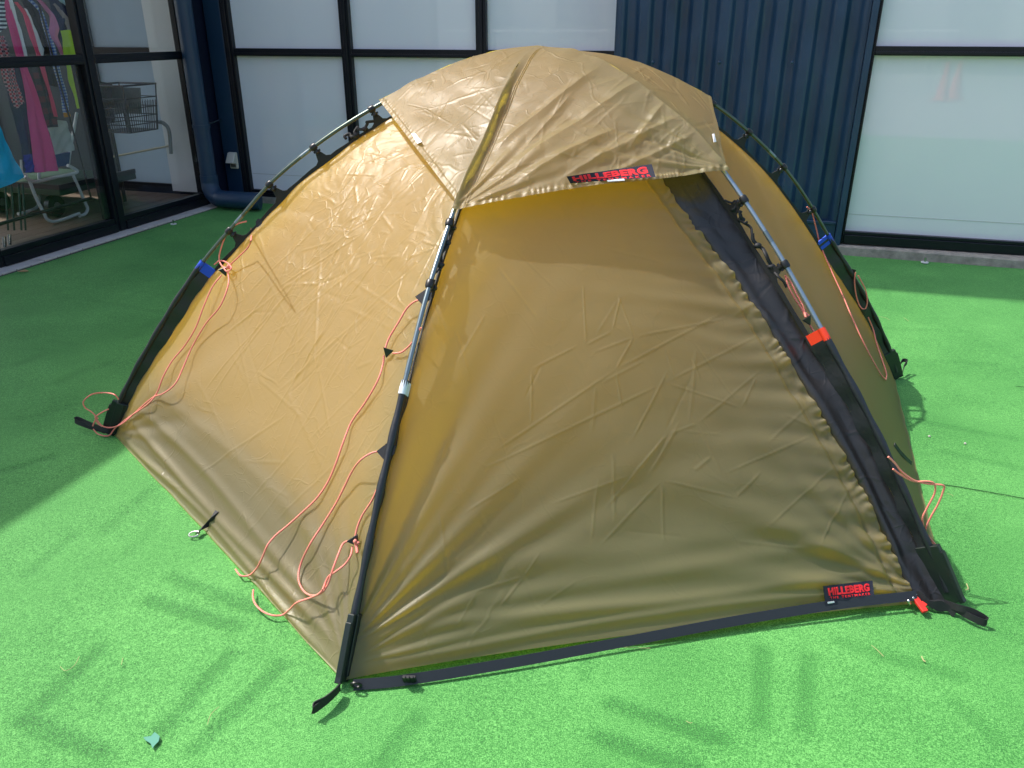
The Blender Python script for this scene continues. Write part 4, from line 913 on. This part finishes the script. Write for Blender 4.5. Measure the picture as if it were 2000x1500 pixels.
# base strap across the door, with buckle and eyelet
P_ = [gp(690, 1338, .010), gp(800, 1327, .012), gp(1000, 1294, .016), gp(1200, 1257, .020), gp(1440, 1212, .028), gp(1640, 1180, .035), gp(1790, 1163, .035)]
q = MB(); q.ribbon(catmull(P_, 10), .022, EZ * .75 + .60 * EN, .0012); q.build('door_strap', mat('navy_webbing', (.018, .021, .030), .6, bump=(900, .4, .0008)), tent)
for x, y in ((800, 1326),):
    c = gp(x, y, .016); q = MB(); q.ribbon([c - RT * .014 - EN * .001, c + RT * .014 - EN * .001], .026, EZ * .8 - .35 * EN, .0035); b_ = q.build('buckle', M['clip'], tent, bevel=.001)
    for dx in (-.008, 0, .008):
        q = MB(); q.ribbon([c + RT * (dx - .0015) - EN * .004 + EZ * .002, c + RT * (dx + .0015) - EN * .004 + EZ * .002], .028, EZ * .8 - .35 * EN, .003); q.build('bar', M['clip'], b_)
c = gp(697, 1336, .016); ring = [c + (RT * cos(a) + (EZ * .8 - .35 * EN) / .87 * sin(a)) * .010 - EN * .003 for a in np.linspace(0, 2 * pi, 20, endpoint=False)]
q = MB(); q.tube(ring, .0028, 6, closed=True); q.build('eyelet', M['clip'], tent, True)
# zip pulls and red buckle in the right corner
c = gp(1797, 1181, .022); ax = gp(1808, 1194, .016) - gp(1787, 1166, .028); ax = ax / np.linalg.norm(ax)
q = MB(); q.ribbon([c - ax * .02, c + ax * .02], .014, RT, .004); q.ribbon([c - ax * .006 + RT * .006, c + ax * .004 + RT * .012], .010, ax, .003); q.build('red_toggle', M['red'], tent, bevel=.001)
for x, y in ((1777, 1160), (1783, 1168), (1790, 1161), (1774, 1174)):
    q = MB(); c = gp(x, y, .03); q.tube([c, c + RT * .006 - EZ * .008], .0032, 7); q.ball(c, .0045, 6, 4); q.build('zip_pull', M['metal'], tent, True)

# ---- draping helpers
def hit(x, y, keys=('AB', 'BC', 'CD', 'K', 'HA', 'HB', 'HC')):
    r = ray(x, y); rv = Vector(r).normalized(); best = None
    for k in keys:
        h_ = BVH[k].ray_cast(Vector(C0), rv)
        if h_[0] is not None and (best is None or h_[3] < best[3]): best = h_
    if best is None: return None
    n_ = np.array(best[1]);
    if n_ @ r > 0: n_ = -n_
    return np.array(best[0]), n_
def drape(pts, key, lift, fallback=None):
    out = []
    L_ = lift if hasattr(lift, '__len__') else [lift] * len(pts)
    for (x, y), l_ in zip(pts, L_):
        h_ = hit(x, y, key)
        if h_ is None: p = fallback(x, y) if fallback else gp(x, y, .01)
        else:
            # keep the point on the line of sight but off the cloth by l_ metres
            r = ray(x, y); rn = r / np.linalg.norm(r); p = h_[0] - rn * (l_ / max(.25, -(rn @ h_[1])))
        out.append(p)
    return out
def guy(groups):
    q = MB()
    for pts in groups: q.tube(catmull(pts, 6), .0023, 8)
    return q.build('guy_line', M['cord'], tent, True)
def slider(p, dirv, parent, sz=.014):
    dirv = np.array(dirv, float); dirv /= np.linalg.norm(dirv); sd = np.cross(dirv, FW); sd /= np.linalg.norm(sd)
    q = MB(); q.prism([p + dirv * sz * 1.2, p - dirv * sz * .7 + sd * sz, p - dirv * sz * .7 - sd * sz], FW, .006); q.build('line_runner', M['clip'], parent, bevel=.001)
def knot(p, parent, r=.006):
    q = MB(); q.ball(p, r, 8, 6, (1, 1, 1.2)); q.ball(p + RT * .006 - UP * .003, r * .8, 8, 6); q.build('knot', M['cord'], parent, True)
AB = ('AB',); l = .012
def fbA(x, y):
    for k_ in range(1, 30):
        h_ = hit(x + 4 * k_, y + 2.4 * k_, ('AB',))
        if h_ is not None and y < 770: return pl(x, y, h_[0] - FW * .012, FW)
    return pl(x, y, A + FW * -.02, np.array([0, 1, 0.]))
g = guy([drape([(482, 432), (462, 438), (445, 453), (433, 480), (428, 505), (434, 520), (442, 523)], AB, [.03, .03, .03, .025, .02, .02, .015], fbA),
         drape([(490, 445), (491, 462), (485, 482), (468, 500), (452, 515), (443, 524)], AB, [.03, .03, .03, .025, .02, .015]),
         drape([(418, 517), (430, 509), (445, 514), (452, 524), (443, 530), (436, 522)], AB, .02, fbA),
         drape([(433, 537), (415, 560), (398, 598), (382, 640), (360, 676), (336, 705), (319, 735), (306, 768), (288, 790), (252, 815), (226, 835)], AB, [.012, .02, .022, .018, .010, .012, .018, .015, .012, .015, .03], fbA) + [fbA(212, 851), fbA(192, 848), fbA(182, 838)],
         drape([(445, 530), (446, 556), (430, 598), (402, 632), (376, 676), (356, 722), (342, 750), (320, 768), (296, 778), (262, 808), (238, 828)], AB, [.012, .03, .03, .022, .012, .022, .026, .02, .014, .015, .03], fbA) + [fbA(218, 835), fbA(200, 832), fbA(188, 818)],
         [fbA(x, y) for x, y in ((232, 780), (222, 770), (200, 767), (178, 771), (163, 784), (166, 796), (178, 804), (187, 815), (181, 832))],
         [fbA(x, y) for x, y in ((212, 799), (198, 806), (187, 815), (190, 826), (200, 833))]])
knot(drape([(446, 521)], AB, .02)[0], g); knot(fbA(187, 815), g, .004); slider(drape([(437, 530)], AB, .012)[0], (.3, 0, -1), g)
def fbg(x, y): return gp(x, y, .012)
up_pts = [(826, 586), (812, 588), (795, 602), (778, 630), (760, 660), (752, 682)]
dn = [(750, 694), (748, 712), (737, 745), (712, 788), (686, 825), (670, 865), (656, 905), (640, 942), (617, 975), (590, 1001), (560, 1028), (538, 1046), (522, 1066), (511, 1092), (500, 1112), (486, 1124), (470, 1124), (460, 1112)]
g = guy([drape(up_pts, AB, [.02, .025, .02, .015, .012, .01]), drape([(822, 640), (815, 655), (800, 675), (784, 688), (768, 690)], AB, [.03, .02, .014, .01, .01]),
         drape(dn, AB, [.01, .006, .012, .008, .006, .012, .008, .006, .010, .008, .02, .03, .035, .035, .02, .008, .006, .006], fbg),
         drape([(495, 1152), (494, 1165), (499, 1180), (513, 1194), (533, 1202), (552, 1201), (566, 1190), (580, 1177), (605, 1168), (625, 1158), (636, 1140)], AB, [.006, .01, .012, .012, .01, .008, .02, .03, .03, .035, .035], fbg)])
slider(drape([(757, 688)], AB, .012)[0], (-.3, 0, -1), g, .013)
g = guy([drape([(748, 882), (728, 884), (705, 898), (688, 920), (672, 952), (655, 985), (630, 1025), (606, 1062), (588, 1100), (583, 1130), (592, 1153), (608, 1163), (628, 1158), (641, 1140), (650, 1112), (661, 1082), (670, 1062), (682, 1056)], AB, [.02, .03, .03, .02, .015, .008, .01, .012, .01, .008, .008, .012, .03, .04, .035, .025, .015, .012]),
         drape([(738, 952), (726, 978), (708, 1006), (698, 1030), (693, 1052)], AB, [.02, .012, .008, .008, .008]),
         drape([(688, 1068), (685, 1085), (674, 1102), (655, 1117), (642, 1126), (634, 1142), (630, 1152)], AB, [.01, .02, .03, .035, .035, .035, .03])])
p = drape([(691, 1056)], AB, .012)[0]; slider(p, (-1, 0, -.1), g, .014); knot(drape([(694, 1058)], AB, .02)[0], g, .005)
q = MB(); q.tube(drape([(694, 1060), (697, 1070), (698, 1080)], AB, .016), .0034, 8); q.build('cord_end', M['cord'], g, True)
# right side lines
CDk = ('CD',); off = np.cross(D - C, EZ); off = off / np.linalg.norm(off); off = off if off @ (C - MID) > 0 else -off
fbC = lambda x, y: pl(x, y, C + np.array([0, .09, 0]), np.array([0, 1., 0]))
fbD = lambda x, y: pl(x, y, pole['D'][20] - FW * .03, np.array([0, 1, 0.]))
g = guy([drape([(1576, 404), (1586, 416), (1594, 445), (1603, 480), (1622, 525), (1645, 575), (1662, 615), (1680, 655), (1700, 695), (1720, 730), (1730, 742)], CDk, .012, fbD),
         drape([(1730, 742), (1731, 728), (1722, 700), (1712, 670), (1706, 645), (1696, 620)], CDk, .012, fbD),
         [fbD(x, y) for x, y in ((1671, 532), (1669, 550), (1673, 580), (1681, 600), (1690, 603), (1694, 588), (1690, 565), (1676, 538))]])
slider(fbD(1688, 608), (.2, 0, -1), g, .012)
g = guy([drape([(1534, 538), (1545, 552), (1556, 575), (1568, 598), (1574, 620)], ('K', 'CD'), .025, fbD), drape([(1534, 540), (1540, 560), (1552, 582), (1566, 604), (1574, 620)], ('K', 'CD'), .02, fbD),
         drape([(1580, 632), (1588, 645), (1594, 656)], ('K', 'CD'), .02, fbD)])
pK = drape([(1578, 626)], ('K', 'CD'), .025, fbD)[0]; knot(drape([(1574, 614)], ('K', 'CD'), .025, fbD)[0], g, .005); slider(pK, (.6, 0, -1), g, .013)
g = guy([[fbC(x, y) for x, y in ((1735, 892), (1748, 905), (1762, 922), (1785, 938), (1812, 945), (1842, 948), (1842, 960), (1832, 985), (1818, 1010), (1808, 1035), (1815, 1055), (1838, 1078), (1851, 1096), (1846, 1108), (1846, 1117))],
         [fbC(x, y) for x, y in ((1744, 916), (1760, 928), (1785, 940), (1808, 940), (1824, 944), (1826, 962), (1812, 990), (1802, 1012), (1806, 1035), (1822, 1058), (1843, 1080), (1850, 1098), (1840, 1102))]])
# hem tab with ring on the left side, strap tab on the right
hp = drape([(424, 998), (416, 1012), (404, 1026), (390, 1036), (384, 1042)], AB, .004, fbg); q = MB(); q.ribbon(hp, .012, RT + .6 * UP, .001); tb_ = q.build('hem_tab', M['webbing'], tent)
c = gp(379, 1043, .010); q = MB(); q.tube([c + (RT * cos(a) * .013 + (EN * .9 + EZ * .3) * sin(a) * .010) for a in np.linspace(0, 2 * pi, 20, endpoint=False)], .002, 6, closed=True); q.build('ring', M['metal'], tb_, True)
hp = drape([(1747, 868), (1757, 882), (1770, 896), (1780, 905)], CDk, .006, fbC); q = MB(); q.ribbon(hp, .012, EN * .6 + EZ, .0012); q.build('hem_tab', M['webbing'], tent)

# ---- labels: woven cloth with red lettering
def text_mesh(txt, bold, space=1.):
    cu = bpy.data.curves.new('txt', 'FONT'); cu.body = txt; cu.align_x = 'CENTER'; cu.align_y = 'CENTER'; cu.offset = bold; cu.extrude = .02; cu.space_character = space; cu.resolution_u = 3
    o = bpy.data.objects.new('txt', cu); COL.objects.link(o); dg = bpy.context.evaluated_depsgraph_get(); dg.update()
    me = bpy.data.meshes.new_from_object(o.evaluated_get(dg)); bpy.data.objects.remove(o); return me
def label_patch(cor, keys, lift, rows, tabs, wob=.0):
    """cor: pixel corners TL,TR,BR,BL; rows: (text, y0, y1, x0, x1, bold)"""
    P4 = drape(cor, keys, lift, lambda x, y: hit(x, y - 12)[0]); TL, TR, BR, BL = P4
    nrm = np.cross(TR - TL, BL - TL); nrm /= np.linalg.norm(nrm); nrm = nrm if nrm @ (C0 - TL) > 0 else -nrm
    def at(u, v, h=0): # v down
        return (TL * (1 - u) + TR * u) * (1 - v) + (BL * (1 - u) + BR * u) * v + nrm * (h + wob * sin(u * 19) * (.4 + .6 * sin(v * 3)))
    nu, nv = 28, 6; vs = [at(i / nu, j / nv, 0) for j in range(nv + 1) for i in range(nu + 1)] + [at(i / nu, j / nv, -.0015) for j in range(nv + 1) for i in range(nu + 1)]
    m1 = (nu + 1) * (nv + 1); fs = []
    for j in range(nv):
        for i in range(nu):
            a = j * (nu + 1) + i; fs += [(a, a + 1, a + nu + 2, a + nu + 1), (m1 + a, m1 + a + nu + 1, m1 + a + nu + 2, m1 + a + 1)]
    q = MB(); q.add(vs, fs); pt = q.build('label_patch', M['patch'], tent)
    for txt, y0, y1, x0, x1, bold, sp in rows:
        me = text_mesh(txt, bold, sp); n_ = len(me.vertices); co = np.empty(n_ * 3); me.vertices.foreach_get('co', co); co = co.reshape(-1, 3)
        mn, mxx = co.min(0), co.max(0); uu = (co[:, 0] - mn[0]) / (mxx[0] - mn[0]) * (x1 - x0) + x0; vv = y1 - (co[:, 1] - mn[1]) / (mxx[1] - mn[1]) * (y1 - y0)
        new = np.array([at(u_, v_, .0012 if z_ > 0 else .0002) for u_, v_, z_ in zip(uu, vv, co[:, 2])]); me.vertices.foreach_set('co', new.reshape(-1)); me.update(); me.materials.clear()
        link('lettering', me, M['letters'], pt)
    for (x0, x1, y0, y1) in tabs:
        q = MB(); q.add([at(x0, y0, .0016), at(x1, y0, .0016), at(x1, y1, .0016), at(x0, y1, .0016), at(x0, y0, -.001), at(x1, y0, -.001), at(x1, y1, -.001), at(x0, y1, -.001)], [(0, 1, 2, 3), (7, 6, 5, 4), (0, 4, 5, 1), (1, 5, 6, 2), (2, 6, 7, 3), (3, 7, 4, 0)]); q.build('care_tag', M['whitetag'], pt)
    return pt
label_patch([(1107, 345), (1273, 321), (1281, 346), (1114, 370)], ('HB',), [.018, .018, .026, .028], [('HILLEBERG', .10, .66, .05, .93, .045, 1.05), ('THE TENTMAKER', .76, .92, .06, .95, .012, 1.5)], [(.43, .63, .93, 1.08)], .0016)
label_patch([(1608, 1145), (1704, 1134), (1708, 1166), (1612, 1176)], ('BC',), .013, [('HILLEBERG', .14, .62, .08, .92, .045, 1.05), ('THE TENTMAKER', .70, .84, .10, .92, .010, 1.5)], [], .0008)
q = MB(); P4 = drape([(1610, 1175), (1634, 1173), (1636, 1181), (1612, 1183)], ('BC',), .013, fbg); q.prism(P4, FW, .002); pp = q.build('size_tag', M['patch'], tent)
q = MB(); P4 = drape([(1616, 1176), (1629, 1174), (1630, 1177), (1617, 1179)], ('BC',), .016, fbg); q.prism(P4, FW, .001); q.build('print', M['whitetag'], pp)
for cor in ([(803, 261), (811, 260), (824, 277), (815, 281)], [(1391, 262), (1395, 261), (1399, 277), (1394, 278)]):
    q = MB(); P4 = drape(cor, ('HA', 'HC'), .007, lambda x, y: (hit(x - 4, y - 4) or hit(x - 9, y))[0]); q.prism(P4, FW, .003); q.build('edge_tag', M['whitetag'], tent)

# ============================================================ SMALL THINGS ON THE TURF
def pin(x, y, label):
    t_ = thing('turf_pin', label, 'pin', tuple(gp(x, y)), 'turf pins by the wall')
    c = gp(x, y, .004); q = MB(); q.tube([c, c + EZ * .005], .021, 14); q.build('washer', M['whitetag'], t_, True)
    q = MB(); q.tube([c, c + EZ * .03], .006, 8); q.build('shank', M['metal'], t_, True)
pin(339, 438, 'small bright metal pin in the turf below the glass door'); pin(1806, 513, 'small bright metal pin in the turf below the right window')
straw = mat('dry_straw', (.36, .34, .16), .8); leafm = mat('dry_leaf', (.45, .28, .14), .8)
c = gp(45, 530, .012)
q = MB(); q.add([c - RT * .03, c + EN * .012 + EZ * .008, c + RT * .035 + EZ * .004, c - EN * .012 + EZ * .002], [(0, 1, 3), (1, 2, 3)]); q.prism([c - RT * .03, c - EN * .010, c + RT * .03, c + EN * .010], EZ, .002)
tag(q.build('dry_leaf', leafm), 'curled brown leaf on the turf near the paver strip', 'leaf')
def twig(pts, label, r=.0006, grp='bits of dry straw on the turf'):
    q = MB(); q.tube(catmull([gp(x, y, .006) for x, y in pts], 4), r, 5); tag(q.build('straw_bit', straw), label, 'straw', grp)
twig([(118, 1302), (128, 1310), (145, 1300), (155, 1282)], 'curved straw bit left of the tent on the open turf')
twig([(405, 1415), (412, 1395), (428, 1380)], 'longest straw bit below left of the front tent foot')
twig([(1340, 1408), (1348, 1412), (1352, 1411)], 'short straw bit at the bottom middle right')
twig([(1800, 1282), (1804, 1290), (1808, 1292)], 'thick short straw bit below the right strap loop', .0014)
twig([(1888, 1140), (1891, 1150), (1886, 1152)], 'hooked straw bit right of the orange tipped pole foot', .0014)
twig([(1702, 1260), (1712, 1268), (1726, 1282)], 'slanting straw bit in front of the door label')
twig([(1715, 618), (1728, 620), (1738, 625)], 'thin straw bit beside the far right pole')
twig([(1765, 620), (1775, 627)], 'tiny straw bit on the sunlit turf at right'); twig([(1850, 964), (1858, 966), (1862, 969)], 'pale straw bit just behind the turf seam')
twig([(1190, 1195 + 68), (1270, 1266)], 'straw bit lying against the door strap'); twig([(240, 1285), (237, 1298)], 'faint straw bit in the middle of the left turf')
pebm = mat('pale_pebble', (.45, .43, .40), .8)
for (x, y, lb) in ((1815, 852, 'tiny grey pebble right of the tent'), (1885, 866, 'tiny white pebble furthest from the tent')):
    tag(MB().ball(gp(x, y, .004), .004, 8, 6, (1, 1.2, .8)).build('pebble', pebm, None, True), lb, 'pebble', 'pebbles on the turf')
bl = mat('blue_film_scrap', (.05, .24, .17), .6)
q = MB(); P_ = [(280, 1440), (295, 1438), (302, 1430), (312, 1438), (310, 1448), (302, 1456), (298, 1462), (294, 1452), (284, 1446)]
q.prism([gp(x, y, .004) for x, y in P_], EZ, .001); tag(q.build('plastic_scrap', bl), 'small blue plastic scrap on the turf at the bottom left', 'scrap')

# ============================================================ WHAT THE GLASS MIRRORS (behind the viewer)
fw = mat('white_fence_paint', (.88, .88, .88), .5)
def fence(s0, s1, label):
    t_ = thing('white_fence', label, 'fence', tuple(W(s0, -10, 0)))
    for z in (.28, 1.2):
        q = MB(); q.wbox(s0, s1, -10.03, -9.97, z, z + .05); q.build('rail', fw, t_)
    s_ = s0 + .06
    me0 = None
    while s_ < s1:
        if me0 is None:
            q = MB(); q.add([p - 0 for p in []], []); q.wbox(-.012, .012, -.012, .012, .3, 1.2); o0 = q.build('picket', fw, t_); me0 = o0.data; o0.location = Vector(W(s_, -10, 0)) - root_loc(t_)
        else:
            o1 = bpy.data.objects.new('picket', me0); COL.objects.link(o1); o1.parent = t_; o1.location = Vector(W(s_, -10, 0)) - root_loc(t_)
        s_ += .14
fence(-9, -1.5, 'white picket fence section behind the viewer, left half'); fence(-.6, 3.6, 'white picket fence section behind the viewer, middle'); fence(5.0, 12, 'white picket fence section behind the viewer, right half')
def cone(s_, d_, m, label):
    t_ = thing('traffic_cone', label, 'cone', tuple(W(s_, d_, 0)), 'traffic cones behind the viewer')
    c = W(s_, d_, 0); q = MB(); q.wbox(s_ - .18, s_ + .18, d_ - .18, d_ + .18, 0, .03); q.build('base', m, t_)
    q = MB(); q.tube([c + EZ * .03, c + EZ * .7], [.13, .03], 16); q.build('body', m, t_, True)
rc = mat('red_cone', (.75, .08, .05), .5)
cone(3.1, -7.5, rc, 'red traffic cone, nearer of the pair by the fence'); cone(3.4, -8, rc, 'red traffic cone, farther of the pair by the fence'); cone(5.6, -7.5, fw, 'white traffic cone by the fence')
M['pale_render'] = mat('pale_render', (.40, .42, .43), .8, noise=(.8, .5, (.34, .36, .37))); M['far_glass'] = mat('far_window', (.10, .14, .18), .1)
t = thing('opposite_building', 'long pale rendered building across the yard behind the viewer', 'building', tuple(W(0, -19, 0)))
q = MB(); q.wbox(-22, 24, -24, -19, 0, 7.5); q.build('wall', M['pale_render'], t)
for zz_ in (1.0, 4.2):
    for i in range(14):
        a = -20 + i * 3.1; q = MB(); q.wbox(a, a + 1.5, -19.01, -18.96, zz_, zz_ + 1.5); q.build('window', M['far_glass'], t)
